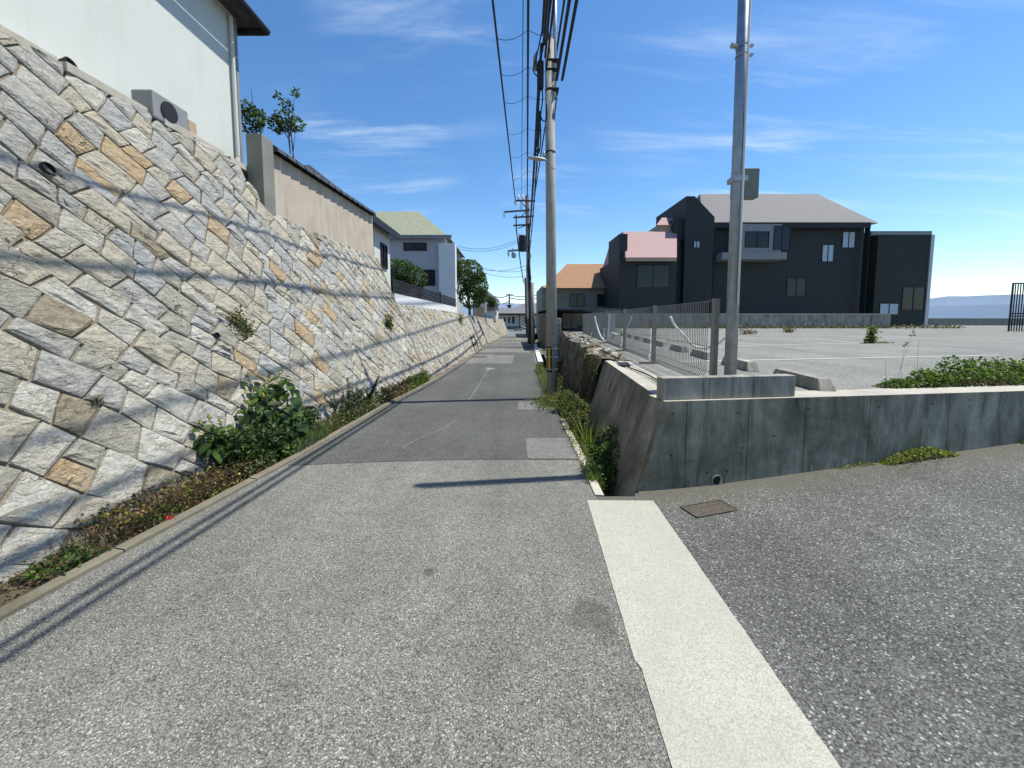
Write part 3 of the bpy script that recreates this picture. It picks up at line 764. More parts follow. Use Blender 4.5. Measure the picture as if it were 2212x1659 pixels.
# top slab strip behind the front face
b = MB(); bk = -nf
b.mesh([P0 + bk * .003 + Vector((0, 0, .004)), P0 + dirf * 12.0 + bk * .003 + Vector((0, 0, .004)), P0 + dirf * 12.0 + bk * .30 + Vector((0, 0, .004)), P0 + bk * .30 + Vector((0, 0, .004))], [(0, 1, 2, 3)])
b.build('cap', M['conc_top'], cw)

# parking lot surface, heavy sheet
b = MB(); vs = []; n = 40
ysl = [3.3 + (62 - 3.3) * (k / n) ** 1.8 for k in range(n + 1)]
def lotx0(y): return rwx(y) + (.42 if y < 21 else .42)
for y in ysl:
    for i in range(13): x = lotx0(y) + (70 - lotx0(y)) * (i / 12) ** 1.5; yy = max(y, P0.y + (x - P0.x) * .13 + .26) if y < 20 else y; vs.append((x, yy, LOTZ - .006))
b.mesh(vs, [(j * 13 + i, j * 13 + i + 1, (j + 1) * 13 + i + 1, (j + 1) * 13 + i) for j in range(n) for i in range(12)])
b.build('parking_lot', M['lot'], kind='structure')
def lotp(px, py, z=LOTZ): r = ray(px, py); Y = (z - EYE) / r.z; return Vector((r.x * Y, Y, z))
def lotline(a, c, w, dz=.0):
    p, q = lotp(*a), lotp(*c); d = (q - p).normalized(); s = Vector((-d.y, d.x, 0)) * w / 2; b = MB()
    b.face([v + Vector((0, 0, dz)) for v in (p - s, q - s, q + s, p + s)]); b.build('parking_line', M['paint_line'], kind='structure')
for a, c, w in (((1464, 781), (2159, 767), .075), ((1372, 751.5), (1868, 741), .085), ((1733, 729), (1863, 741.5), .10), ((1325, 735.5), (1700, 728.5), .1), ((2040, 752), (2110, 758), .05), ((1325, 723), (1640, 718), .1), ((2145, 702), (2165, 702.3), .12), ((1300, 713), (1700, 711), .12)):
    lotline(a, c, w)
# concrete blocks standing on the corner
blk = empty('block_row', lotp(1435, 860), 'row of three grey concrete kerb blocks on top of the wall corner', 'concrete block')
q0 = P0 + dirf * .005 - nf * .045
segs = [(0.0, .455), (.461, .895), (.901, 1.335)]
for s0, s1 in segs:
    b = MB(); c = q0 + dirf * ((s0 + s1) / 2) - nf * .06; b.box((c.x, c.y, LOTZ + .107), (s1 - s0, .12, .20), math.atan2(dirf.y, dirf.x)); b.build('block', M['conc_block'], blk, bevel=.004)
# wheel stops
ws_pts = [(1581, 843), (1611, 849), (1651.5, 858), (1694, 869), (1756, 885), (1869, 911), (2039, 955)]
wd = math.atan2(1, .125)
lab = ['wheel stop nearest the camera, partly behind the blocks on the wall', 'wheel stop just right of the steel pole', 'large wheel stop seen through the last mesh panel beside the end post',
       'wheel stop seen through the mesh right of the middle post', 'mossy green wheel stop directly behind the middle fence post', 'wheel stop left of the middle fence post, second of that pair', 'wheel stop left of the middle fence post, first of that pair', 'far small wheel stop at the left of the row', 'farthest wheel stop at the left end of the row']
def lerp(a, b, t): return a + (b - a) * t
n0, nL = lotp(2000 * .864, 960 * .864), lotp(1597 * .864, 849 * .864)
ts = []
for i in range(9):
    p = n0.lerp(nL, i / 6 * 1.0)
    m = MB(); L, w, h = .95, .16, .13
    vs = []
    for sgn, zz_ in ((1, 0), (1, h)):
        l = L / 2 if zz_ == 0 else L / 2 - .075; ww = w / 2 if zz_ == 0 else w / 2 - .018
        vs += [(-l, -ww, zz_), (l, -ww, zz_), (l, ww, zz_), (-l, ww, zz_)]
    m.mesh(vs, [(3, 2, 1, 0), (4, 5, 6, 7), (0, 1, 5, 4), (1, 2, 6, 5), (2, 3, 7, 6), (3, 0, 4, 7)])
    o = m.build('wheel_stop', M['conc_block'], bevel=.008); o.location = (p.x, p.y, LOTZ - .004)
    o.rotation_euler = (0, 0, math.atan2((nL - n0).y, (nL - n0).x))
    tag(o, lab[i], 'wheel stop', 'concrete wheel stops in the parking lot')

# steel pole behind the blocks
PX = lotp(1579, 800).x * 0 + 2.235
pb = Vector((2.232, 3.93, LOTZ)); pt = at(1622, -75, 3.93); pt.z = 5.25; 
lean = (at(1607, 0, 3.93) - at(1578, 800, 3.93)); lean = lean / lean.z
pb = Vector((at(1578, 800, 3.93).x, 3.93, LOTZ)); ptop = pb + Vector((lean.x * .9, 0, 1)) * 5.3
sp = empty('steel_pole', pb, 'tall galvanised steel pole with a thin conduit, rising behind the corner blocks', 'pole')
b = MB(); b.tube([pb, pb.lerp(ptop, .5), ptop], [.0575, .055, .0535], 20); b.build('shaft', M['steel'], sp, sm=True)
b = MB(); b.tube([pb.lerp(ptop, k / 6 * .99) + Vector((.012 + .002 * k, -.066, 0)) for k in range(1, 7)], .011, 8); b.build('conduit', M['white_paint'], sp, sm=True)
def ring(c, r, h, name, mat, parent): b = MB(); b.tube([c - Vector((0, 0, h / 2)), c + Vector((0, 0, h / 2))], r, 20, caps=False); b.tube([c - Vector((0, 0, h / 2)), c + Vector((0, 0, h / 2))], r - .003, 20, caps=False); return b.build(name, mat, parent, sm=True)
for py in (102, 122):
    z = at(1600, py, 3.93).z; c = pb.lerp(ptop, (z - pb.z) / (ptop.z - pb.z)); ring(c, .060, .014, 'clamp', M['galv'], sp); b = MB(); b.box((c.x + .075, c.y - .02, c.z), (.03, .03, .02)); b.build('bolt', M['galv'], sp)
z = at(1600, 106, 3.93).z; c = pb.lerp(ptop, (z - pb.z) / (ptop.z - pb.z))
b = MB(); b.tube([c + Vector((-.06, -.03, -.02)), c + Vector((-.085, -.04, .0)), c + Vector((-.125, -.05, .0)), c + Vector((-.145, -.055, -.012))], [.006, .022, .026, .008], 10)
b.build('sensor_head', M['galv'], sp, sm=True)
# box sign seen from behind on the same pole
z0, z1 = at(1600, 412, 3.8).z, at(1600, 345, 3.8).z
sb = empty('box_sign', (2.3, 3.85, z0), 'grey rectangular box fixed high on the steel pole, its back turned to the lane', 'sign')
xa, xb = at(1590, 380, 3.98).x, at(1641, 380, 3.98).x
b = MB(); b.box(((xa + xb) / 2 + .015, 4.055, (z0 + z1) / 2), (xb - xa, .10, z1 - z0)); b.build('case', M['olive_wall'], sb, bevel=.006)
b = MB(); c = pb.lerp(ptop, ((z0 + z1) / 2 - pb.z) / (ptop.z - pb.z))
b.box((c.x, c.y + .0, (z0 + z1) / 2), (.135, .135, .05))
b.build('bracket', M['galv'], sb)

# mesh fence along the lot
FY = [4.07, 6.35, 8.75, 11.5, 14.6, 18.2]
def fx(y): return 2.145 + (y - 4.07) * .088
FT = EYE + .19
fen = empty('mesh_fence', (fx(4.07), 4.07, LOTZ), 'grey welded wire mesh fence on posts between the lot and the ditch wall', 'fence')
for y in FY:
    x = fx(y); b = MB(); b.box((x, y, (LOTZ + FT) / 2), (.055, .055, FT - LOTZ + .01), .09); b.box((x, y, FT + .008), (.06, .06, .012), .09)
    b.build('post', M['fence'], fen)
    b = MB(); b.box((x - .08, y - .02, LOTZ + .012), (.32, .035, .03), .1); b.build('foot_plate', M['wood'], fen)
for a, c in zip(FY, FY[1:]):
    b = MB(); n = int((c - a - .06) / .052)
    fold = .16
    for k in range(1, n):
        y = a + .03 + k * .052; x = fx(y) - .045; w = .0055 if a < 9 else .006
        z0, z1 = LOTZ + .04, FT - .01
        p = [Vector((x, y, z0)), Vector((x - .035, y, z0 + .07)), Vector((x, y, z0 + .14)), Vector((x, y, z1))]
        for q, r_ in zip(p, p[1:]): b.bar(q, r_, w)
    b.build('mesh_wires', M['fence'], fen)
    b = MB()
    for z, dx in ((LOTZ + .04, 0), (LOTZ + .11, -.035), (LOTZ + .18, 0), (LOTZ + .45, 0), (LOTZ + .70, 0), (FT - .01, 0)):
        b.bar((fx(a) - .045 + dx, a, z), (fx(c) - .045 + dx, c, z), .0065)
    b.build('rail_wires', M['fence'], fen)
# drooping white chain-like hoses behind the fence
def droop(name, pts, r, label, cat, mat=None):
    b = MB(); out_ = []
    for i in range(len(pts) - 1):
        p0, p1 = Vector(pts[max(0, i - 1)]), Vector(pts[i]); p2, p3 = Vector(pts[i + 1]), Vector(pts[min(len(pts) - 1, i + 2)])
        for k in range(6):
            t = k / 6; out_.append(.5 * ((2 * p1) + (p2 - p0) * t + (2 * p0 - 5 * p1 + 4 * p2 - p3) * t * t + (3 * p1 - p0 - 3 * p2 + p3) * t ** 3))
    out_.append(Vector(pts[-1])); b.tube(out_, r, 8); return b.build(name, mat or M['white_paint'], sm=True, label=label, cat=cat)
S = .864
def f2(x, y, Y): return at((1380 + x / 5.267) * S, (780 + y / 5.267) * S, Y)
droop('white_hose', [f2(1560, 60, 4.9), f2(1620, 180, 4.9), f2(1740, 310, 4.85), f2(1840, 430, 4.8), f2(1960, 478, 4.75), f2(2090, 462, 4.6), f2(2200, 410, 4.5), f2(2290, 330, 4.4)], .014, 'white hose drooping behind the last mesh panel beside the steel pole', 'hose')
droop('white_hose', [f2(560, 60, 9.5), f2(590, 180, 9.5), f2(630, 300, 9.4), f2(690, 380, 9.3), f2(750, 350, 9.2), f2(790, 280, 9.1), f2(870, 300, 9), f2(950, 250, 8.9), f2(1010, 160, 8.8), f2(1050, 60, 8.8)], .02, 'white hose hanging in two loops behind the far mesh panels', 'hose')
p = f2(785, 270, 10.5)
b = MB(); b.box((p.x, 10.5, (LOTZ + FT - .1) / 2 + .12), (.17, .10, FT - LOTZ - .3)); 
post = b.build('white_post', M['white_paint'], label='short pale square post behind the mesh fence between the hose loops', cat='post', bevel=.005)
# loose cable on top of the return wall, and a thin cable over the cap
droop('cable', [(1.72, 6.9, LOTZ + .03), (1.80, 7.6, LOTZ + .10), (1.85, 7.0, LOTZ + .07), (1.80, 6.6, LOTZ + .012), (1.75, 6.0, LOTZ + .012), (1.78, 5.0, LOTZ + .01), (1.70, 4.2, LOTZ + .01), (1.85, 3.75, LOTZ + .01)], .009, 'thin black cable lying along the top of the concrete wall', 'cable', M['cable'])
b = MB(); b.box((1.80, 6.15, LOTZ + .012), (.17, .42, .018), -.2); b.build('junction_plate', M['black'], label='small dark metal plate lying on the wall top beside the cable', cat='plate', bevel=.003)

# rock / rubble wall further along the ditch
from mathutils import noise as mn
def rockx(y, h):
    """h 0 at the foot, 1 at the top"""
    s = mn.noise(Vector((y * .9, h * .7, 3.1))) * .20 + mn.noise(Vector((y * 3.1, h * 1.6, 7.7))) * .16 + mn.noise(Vector((y * 9, h * 3, 1.7))) * .09
    s += abs(mn.noise(Vector((y * 2.2 + h * .8, h * .5, 9)))) * .14
    return rwx(y) - .05 - .33 * (1 - h) - s
m, t, b_ = nt('rock'); p = pos(t)
c = ramp(t, noise(t, pos(t, (6, 6, 1.2)), 1.0, 8, .7, .8), [(.3, (.055, .045, .034)), (.48, (.15, .125, .095)), (.7, (.30, .26, .20))])
c = mix(t, ramp(t, noise(t, p, 1.6, 5), [(.52, 0), (.66, .8)]), c, (.06, .065, .02)); c = mix(t, ramp(t, noise(t, p, 2.1, 5), [(.60, 0), (.70, .6)]), c, (.16, .07, .035))
t.links.new(c, b_.inputs['Base Color']); bump(t, b_, noise(t, pos(t, (1, 1, .35)), 14, 9, .75), 1.0, .05); M['rock'] = m
b = MB(); NY, NH = 260, 30; vs = []
for j in range(NY + 1):
    y = 6.78 + (24.0 - 6.78) * (j / NY) ** 1.25
    topz = LOTZ + .02 + .09 * mn.noise(Vector((y * 1.3, 0, 0))) + .07 * mn.noise(Vector((y * 4, 5, 0)))
    for i in range(NH + 1):
        h = i / NH; z = road_z(y) + DZ - .1 + (topz - road_z(y) - DZ + .1) * min(1, h * 1.25)
        if h * 1.25 <= 1: x = rockx(y, h * 1.25)
        else: k = (h * 1.25 - 1) / .25; x = rockx(y, 1) + k * (.62 + .1 * mn.noise(Vector((y * 2, k * 2, 0)))); z += .07 * mn.noise(Vector((x * 5, y * 5, 2))) * math.sin(k * 3.14) - .05 * k
        vs.append((x, y, z))
b.mesh(vs, [(j * (NH + 1) + i, j * (NH + 1) + i + 1, (j + 1) * (NH + 1) + i + 1, (j + 1) * (NH + 1) + i) for j in range(NY) for i in range(NH)])
b.build('rock_wall', M['rock'], label='rough dark earthy rock face with moss beside the weedy ditch', cat='rock wall', sm=False)
# loose rubble on its top edge
rub = empty('rubble', (rwx(9), 9, LOTZ), 'pale broken rubble stones along the top edge of the rock face', 'rubble')
rnd = random.Random(21)
for k in range(60):
    y = 6.9 + 9 * rnd.random() ** 1.4; r = rnd.uniform(.035, .10); bm = bmesh.new(); bmesh.ops.create_icosphere(bm, subdivisions=1, radius=r)
    for v in bm.verts: v.co *= rnd.uniform(.65, 1.2); v.co.z *= .6
    me = bpy.data.meshes.new('stone'); bm.to_mesh(me); bm.free(); me.materials.append(rnd.choice([M['conc_top'], M['stone'][2], M['stone'][5], M['stone'][3]]))
    o = bpy.data.objects.new('stone', me); COL.objects.link(o); o.parent = rub
    o.location = Vector((rwx(y) + rnd.uniform(-.12, .32), y, LOTZ + .05 + rnd.uniform(0, .06))) - rub.location; o.rotation_euler = (rnd.uniform(-.5, .5), rnd.uniform(-.5, .5), rnd.uniform(0, 6))

# inspection grate in the side road
cs = [ground(1481, 1097), ground(1561, 1081.8), ground(1584, 1103.5), ground(1498, 1117.8)]
c = sum(cs, Vector()) / 4; du = ((cs[1] - cs[0]) + (cs[2] - cs[3])) / 2; dvv = ((cs[3] - cs[0]) + (cs[2] - cs[1])) / 2
ang = math.atan2(du.y, du.x); Lg, Wg = du.length, .17
gr = empty('drain_cover', c, 'rusty chequered steel drain cover set in the side road below the wall', 'drain cover')
def gp(u, v, h): x = c.x + u * math.cos(ang) - v * math.sin(ang); y = c.y + u * math.sin(ang) + v * math.cos(ang); return Vector((x, y, gz(x, y) + h))
b = MB(); top = [gp(u, v, .007) for u, v in ((-Lg / 2, -Wg / 2), (Lg / 2, -Wg / 2), (Lg / 2, Wg / 2), (-Lg / 2, Wg / 2))]; bot = [q - Vector((0, 0, .03)) for q in top]
b.face(top); [b.face([bot[i], bot[(i + 1) % 4], top[(i + 1) % 4], top[i]]) for i in range(4)]; b.build('plate', M['rust'], gr)
b = MB()
for e in ((-1, -1, 1, -1), (1, -1, 1, 1), (1, 1, -1, 1), (-1, 1, -1, -1)):
    b.bar(gp(e[0] * (Lg / 2 + .008), e[1] * (Wg / 2 + .008), .006), gp(e[2] * (Lg / 2 + .008), e[3] * (Wg / 2 + .008), .006), .010, .012)
b.build('frame', M['rust'], gr)
b = MB()
for i in range(13):
    for j in range(7):
        u = -Lg / 2 + .02 + i * (Lg - .04) / 12; v = -Wg / 2 + .015 + j * (Wg - .03) / 6; d = .007; sgn = 1 if (i + j) % 2 else -1
        b.bar(gp(u - d, v - d * sgn, .008), gp(u + d, v + d * sgn, .008), .005, .005)
b.build('tread_pattern', M['rust'], gr, kind='stuff')
# manhole cover in the lane
c = ground(1036, 771); mh = empty('manhole_cover', c, 'dark round manhole cover in the pale surfacing further up the lane', 'manhole cover')
b = MB(); pts = [(c.x + .30 * math.cos(k * .2618), c.y + .30 * math.sin(k * .2618), c.z + .009) for k in range(24)]; b.face(pts); b.build('lid', M['rust'], mh)
b = MB(); 
for k in range(24):
    a0, a1 = k * .2618, (k + 1) * .2618; b.face([(c.x + q * math.cos(a), c.y + q * math.sin(a), c.z + .012) for q, a in ((.30, a0), (.35, a0), (.35, a1), (.30, a1))])
b.build('rim', M['black'], mh)

# =================================================================== UTILITY POLES AND WIRES
pz = road_z(8.1)
B1 = Vector((at(1193, 862, 8.1).x, 8.1, pz)); T1_ = at(1187, 88, 8.1)
up = empty('utility_pole', B1, 'near concrete utility pole with black and yellow marker plates and cables at its top', 'utility pole')
def pl(k, dx=0, dy=0): p = B1.lerp(T1_, k); return Vector((p.x + dx, p.y + dy, p.z))
def kz(py): z = at(1190, py, 8.1).z; return (z - B1.z) / (T1_.z - B1.z)
b = MB(); b.tube([pl(0) - Vector((0, 0, .3)), pl(.5), pl(1)], [.118, .104, .090], 24); b.build('shaft', M['pole'], up, sm=True)
b = MB(); b.tube([pl(1) - Vector((0, 0, .001)), pl(1) + Vector((0, 0, .03))], [.091, .075], 24); b.build('cap', M['pole'], up, sm=True)
# marker plate: black sheet with yellow stripe wrapped on the road-facing side
def wrap(a0, a1, r, z0, z1, name, mat):
    b = MB(); n = 12; z0k, z1k = kz(z0), kz(z1)
    for i in range(n):
        t0, t1 = a0 + (a1 - a0) * i / n, a0 + (a1 - a0) * (i + 1) / n
        pts = []
        for k, t in ((z0k, t0), (z0k, t1), (z1k, t1), (z1k, t0)): c = pl(k); pts.append(c + Vector((r * math.cos(t), r * math.sin(t), 0)))
        b.face(pts)
    return b.build(name, mat, up, sm=True)
wrap(R(160), R(263), .1205, 803, 748, 'marker_plate', M['black'])
wrap(R(226), R(246), .1225, 799, 752, 'yellow_stripe', M['yellow'])
wrap(R(196), R(206), .1225, 799, 752, 'yellow_stripe', M['yellow'])
for py in (752, 770, 796): ring(pl(kz(py)), .124, .012, 'band', M['galv'], up)
for py in (330, 366, 195): ring(pl(kz(py)), .103, .02, 'band', M['galv'], up)
ring(pl(kz(330)), .105, .03, 'band', M['black'], up)
# steel extension tube beside the top
e0 = pl(kz(215), .085, .0); e1 = at(1200, -110, 8.1)
b = MB(); b.tube([e0, e1], [.042, .040], 14); b.build('extension_tube', M['galv'], up, sm=True)
for py in (136, 156, 198): 
    c = pl(kz(py)); b = MB(); b.box((c.x + .05, c.y, c.z), (.24, .23, .035)); b.build('clamp', M['black'], up)
# splice boxes and dropping cables on the left of the pole
c = pl(kz(165), -.19, -.02); b = MB(); b.box(tuple(c), (.13, .14, .52)); b.build('splice_box', M['black'], up, bevel=.03)
c = pl(kz(130), -.27, 0); b = MB(); b.tube([c + Vector((0, 0, -.2)), c + Vector((-.02, 0, -.1)), c + Vector((-.02, 0, .05)), c + Vector((.02, 0, .16))], [.025, .04, .04, .02], 10); b.build('splice_sleeve', M['wood'], up, sm=True)
rnd = random.Random(4)
def U(px, py, Y=8.1): return at(px, py, Y)
loops = [[(1172, 60), (1160, 118), (1152, 150), (1160, 164), (1168, 160)], [(1176, 0), (1175, 60), (1172, 110), (1163, 140), (1164, 200), (1163, 290)],
         [(1181, 0), (1184, 60), (1188, 120), (1186, 150)], [(1170, 180), (1172, 215), (1168, 250), (1175, 262), (1180, 255), (1181, 225)],
         [(1163, 200), (1159, 240), (1162, 300), (1158, 322), (1164, 330), (1168, 300), (1166, 240)], [(1203, 210), (1199, 240), (1196, 270)], [(1160, 300), (1156, 325), (1160, 336), (1164, 320)]]
for L in loops:
    ps = [U(x, y, 8.1 + rnd.uniform(-.1, .05)) for x, y in L]; b = MB(); out_ = []
    for i in range(len(ps) - 1):
        p0, p1, p2, p3 = ps[max(0, i - 1)], ps[i], ps[i + 1], ps[min(len(ps) - 1, i + 2)]
        for k in range(5): t = k / 5; out_.append(.5 * ((2 * p1) + (p2 - p0) * t + (2 * p0 - 5 * p1 + 4 * p2 - p3) * t * t + (3 * p1 - p0 - 3 * p2 + p3) * t ** 3))
    b.tube(out_ + [ps[-1]], .013, 6); b.build('drop_cable', M['cable'], up)
# street lamp on the pole
lz = kz(350); 
lamp = empty('street_lamp', pl(lz), 'slim pale street lamp head sticking out to the left of the near pole', 'street lamp')
a, c = U(1180, 350), U(1137, 345)
b = MB()
n = 10; prof = [(0, .02, .015), (.15, .05, .03), (.5, .075, .035), (.85, .06, .022), (1, .015, .008)]
vs = []
for tt, wy, hh in prof:
    p = a.lerp(c, tt)
    for k in range(n): t = 2 * math.pi * k / n; vs.append((p.x, p.y - .1 + wy * math.cos(t), p.z + hh * math.sin(t) * (1 if math.sin(t) > 0 else .8)))
b.mesh(vs, [(i * n + k, i * n + (k + 1) % n, (i + 1) * n + (k + 1) % n, (i + 1) * n + k) for i in range(4) for k in range(n)] + [tuple(range(n))[::-1], tuple(4 * n + k for k in range(n))])
b.build('head', M['galv'], lamp, sm=True)
b = MB(); p = U(1174, 339); b.tube([p + Vector((0, -.1, -.06)), p + Vector((0, -.1, .05)), p + Vector((0, -.1, .07))], [.035, .025, .01], 10); b.build('photocell', M['galv'], lamp, sm=True)
b = MB(); b.bar(a + Vector((-.02, -.1, 0)), a + Vector((.12, 0, -.02)), .03); b.build('arm', M['galv'], lamp)

# far pole with cross-arms and transformer
Y2 = 27.0; B2 = Vector((at(1145, 745, Y2).x, Y2, road_z(Y2))); T2 = at(1138.5, 423, Y2)
fp2 = empty('utility_pole', B2, 'dark second utility pole with cross-arms and a transformer, further up the lane', 'utility pole')
def p2(px, py, dy=0): return at(px, py, Y2 + dy)
b = MB(); b.tube([B2 - Vector((0, 0, .3)), B2.lerp(T2, .5), T2], [.17, .15, .125], 14); b.build('shaft', M['pole_dark'], fp2, sm=True)
def d2(x, y): return ((1180 + x / 4.046) * S, (450 + y / 4.046) * S)
for (x0, y0), (x1, y1) in (((435, 208), (640, 212)), ((325, 324), (585, 305)), ((420, 380), (625, 366)), ((418, 461), (600, 450)), ((365, 718), (590, 698))):
    b = MB(); b.bar(p2(*d2(x0, y0), -.15), p2(*d2(x1, y1), -.15), .09, .10); b.build('cross_arm', M['pole_dark'], fp2)
b = MB(); b.bar(p2(*d2(447, 350), -.25), p2(*d2(449, 515), -.25), .08); b.build('cross_arm', M['pole_dark'], fp2)
for (x0, y0), (x1, y1) in (((490, 220), (560, 290)), ((495, 372), (545, 320)), ((460, 490), (560, 455)), ((438, 210), (425, 235))):
    b = MB(); b.bar(p2(*d2(x0, y0), -.15), p2(*d2(x1, y1), -.15), .05); b.build('brace', M['pole_dark'], fp2)
for x, y in ((473, 150), (515, 150), (440, 200), (325, 322), (497, 240), (410, 690), (368, 716)):
    q = p2(*d2(x, y + 60), -.15); b = MB(); b.tube([p2(*d2(x, y + 58), -.15), p2(*d2(x, y + 40), -.15), p2(*d2(x, y + 20), -.15), p2(*d2(x, y), -.15)], [.04, .07, .07, .03], 10); b.build('insulator', M['white_paint'], fp2, sm=True)
b = MB(); c = p2(*d2(512, 642), -.45); b.tube([c + Vector((0, 0, -.52)), c + Vector((0, 0, .48)), c + Vector((0, 0, .54))], [.28, .28, .22], 16); b.build('transformer', M['black'], fp2)
b = MB(); b.tube([c + Vector((-.15, 0, .52)), c + Vector((-.22, 0, .66))], .05, 8); b.build('bushing', M['galv'], fp2)
b = MB(); c = p2(*d2(422, 765), -.3); b.tube([c + Vector((0, 0, -.17)), c + Vector((0, 0, -.12)), c + Vector((0, 0, .1)), c + Vector((0, 0, .18))], [.06, .15, .17, .05], 12); b.build('switch_unit', M['steel'], fp2)
b = MB(); b.tube([p2(*d2(585, 470), -.2), p2(*d2(562, 560), -.2), p2(*d2(557, 760), -.2), p2(*d2(552, 900), -.2), p2(*d2(560, 1150), -.2), p2(*d2(565, 1400), -.2)], .045, 6); b.build('conduit', M['galv'], fp2)
rnd = random.Random(9)
for k in range(3):
    pts = [p2(*d2(578 + rnd.uniform(-18, 22), 440 + q * 110), -.22) for q in range(7)]; b = MB(); b.tube(pts, .03, 6); b.build('drop_cable', M['cable'], fp2)
# pale slimmer pole just right of it
B3 = Vector((at(1152, 744, 26.4).x, 26.4, road_z(26))); T3 = at(1150, 610, 26.4)
b = MB(); b.tube([B3 - Vector((0, 0, .2)), B3.lerp(T3, .6), T3], [.13, .12, .11], 14); b.build('pale_pole', M['pole'], sm=True, label='pale concrete pole standing right beside the dark second utility pole', cat='pole')
# thin third pole
b = MB(); q0_, q1_ = at(1138, 735, 36), at((1180 + 540 / 4.046) * S, (450 + 990 / 4.046) * S, 36); q0_.z = road_z(36); b.tube([q0_, q1_], .09, 10); b.build('thin_pole', M['pole_dark'], label='thin dark pole just left of the second utility pole, farther away', cat='pole')
# distant pole behind the end house
Y4 = 95; c4 = ((1180 + 378 / 4.046) * S); fp4 = empty('utility_pole', (at(c4, 700, Y4).x, Y4, -.4), 'small distant utility pole with two cross-arms above the grey roofed house', 'utility pole')
b = MB(); q = at(c4, (450 + 1150 / 4.046) * S, Y4); b.tube([Vector((q.x, Y4, -.4)), q], [.2, .16], 10); b.build('shaft', M['pole_dark'], fp4)
for yy, w in ((1162, 34), (1268, 38)):
    b = MB(); b.bar(at(c4 - w * .2135 , (450 + yy / 4.046) * S, Y4), at(c4 + w * .2135, (450 + yy / 4.046) * S, Y4), .18); b.build('cross_arm', M['pole_dark'], fp4)
b = MB(); q = at(c4, (450 + 1285 / 4.046) * S, Y4 - .6); b.tube([q - Vector((0, 0, .6)), q + Vector((0, 0, .5))], .45, 10); b.build('transformer', M['black'], fp4)

# wires
def wire(a, c, sag, r, label, group='overhead cables strung above the lane', cat='cable', n=26, twist=0):
    a, c = Vector(a), Vector(c); b = MB(); pts = []
    for k in range(n + 1): t = k / n; p = a.lerp(c, t); p.z -= 4 * sag * t * (1 - t); pts.append(p)
    b.tube(pts, r, 6)
    if twist:
        pts2 = [p + Vector((.02 * math.cos(i * 2.3), .0, .03 * math.sin(i * 2.3) - .02)) for i, p in enumerate(pts)]; b.tube(pts2, r * .6, 5)
    o = b.build('overhead_cable', M['cable'], label=label, cat=cat, group=group); return pts
def thru(px0, py0, h, far, back=-22):
    """a cable from the far fixing point that passes the given point of the view at height h, running on behind"""
    r = ray(px0, py0); Y = (h - EYE) / r.z; p = Vector((r.x * Y, Y, h)); d = p - far; k = (back - far.y) / d.y
    return far + d * k
F1 = p2(*d2(438, 205), -.15); F2_ = p2(*d2(560, 165), 0); F3 = p2(*d2(500, 165), -.15); F4 = T2 + Vector((.5, 0, -.1))
h1 = 10.0
cab = []
for (far, px, lb, r, tw) in ((F1, 1065, 'thick black cable at the left, fixed to the end of the upper cross-arm', .030, 0),
                             (F2_, 1141, 'thick black cable running to the top of the second pole', .036, 0),
                             (F3, 1130, 'thinnest wire, just left of the middle thick cable', .012, 0),
                             (F4, 1218, 'black cable at the right of the near pole top', .030, 0)):
    end = thru(px, 0, far.z - .12, far); cab.append(wire(end, far, .10, r, lb, n=60))
# hanging spacer loops between the thick cables
def ynear(pts, Y): return min(pts, key=lambda p: abs(p.y - Y))
sl = empty('spacer_loops', ynear(cab[0], 14), 'thin wire loops hanging between the thick overhead cables', 'cable')
for Y in (11.3, 13.2, 15.0, 17.2, 19.8, 22.4, 24.6, 8.0, 4.5, 0.5):
    for A_, C_ in ((cab[0], cab[1]), (cab[1], cab[3])):
        a, c = ynear(A_, Y), ynear(C_, Y); b = MB(); pts = []
        for k in range(9): t = k / 8; p = a.lerp(c, t); p.z -= .42 * 4 * t * (1 - t) * (a - c).length * .35; pts.append(p)
        b.tube(pts, .008, 5); b.build('loop', M['cable'], sl)
# communication bundle fixed on the near pole
K1 = U(1170, 95, 8.0); K2 = U(1164, 190, 8.05); K3 = U(1167, 250, 8.05)
wire(K1, p2(*d2(575, 560)), .35, .03, 'upper black bundle between the near pole and the second pole', twist=1)
wire(K2, p2(*d2(570, 640)), .45, .035, 'middle black bundle between the near pole and the second pole', twist=1)
wire(K3, p2(*d2(570, 800)), .5, .02, 'lowest black cable between the near pole and the second pole', twist=1)
for k, (px, h, r) in enumerate(((1166, 6.9, .026), (1174, 6.7, .03), (1183, 6.5, .022), (1190, 6.3, .018))):
    K = U(1172 + k * 3, 70 + 25 * k, 8.05); end = thru(px, 0, K.z + .05, K, -20)
    end = K + (Vector((K.x - .55 + .1 * k, 0, K.z + .3)) - K).normalized() * 0 + Vector((-1.0 + .12 * k, -28, .2))
    r0 = ray(px, 0); 
    wire(end, K, .15, r, ['leftmost black bundle leaving the near pole towards the camera', 'second black bundle leaving the near pole towards the camera', 'third cable leaving the near pole towards the camera', 'rightmost thin cable leaving the near pole towards the camera'][k], n=40, twist=1)
for k, (dx, z) in enumerate(((.0, 6.18), (.11, 6.18))):
    K = Vector((B1.x - .05 + .08 + dx, 8.05, z)); wire((.32 + dx, -24, z + .1), K, .06, .028, ['cable leaving the near pole on its right side towards the camera', 'outermost right cable leaving the near pole towards the camera'][k], n=40)
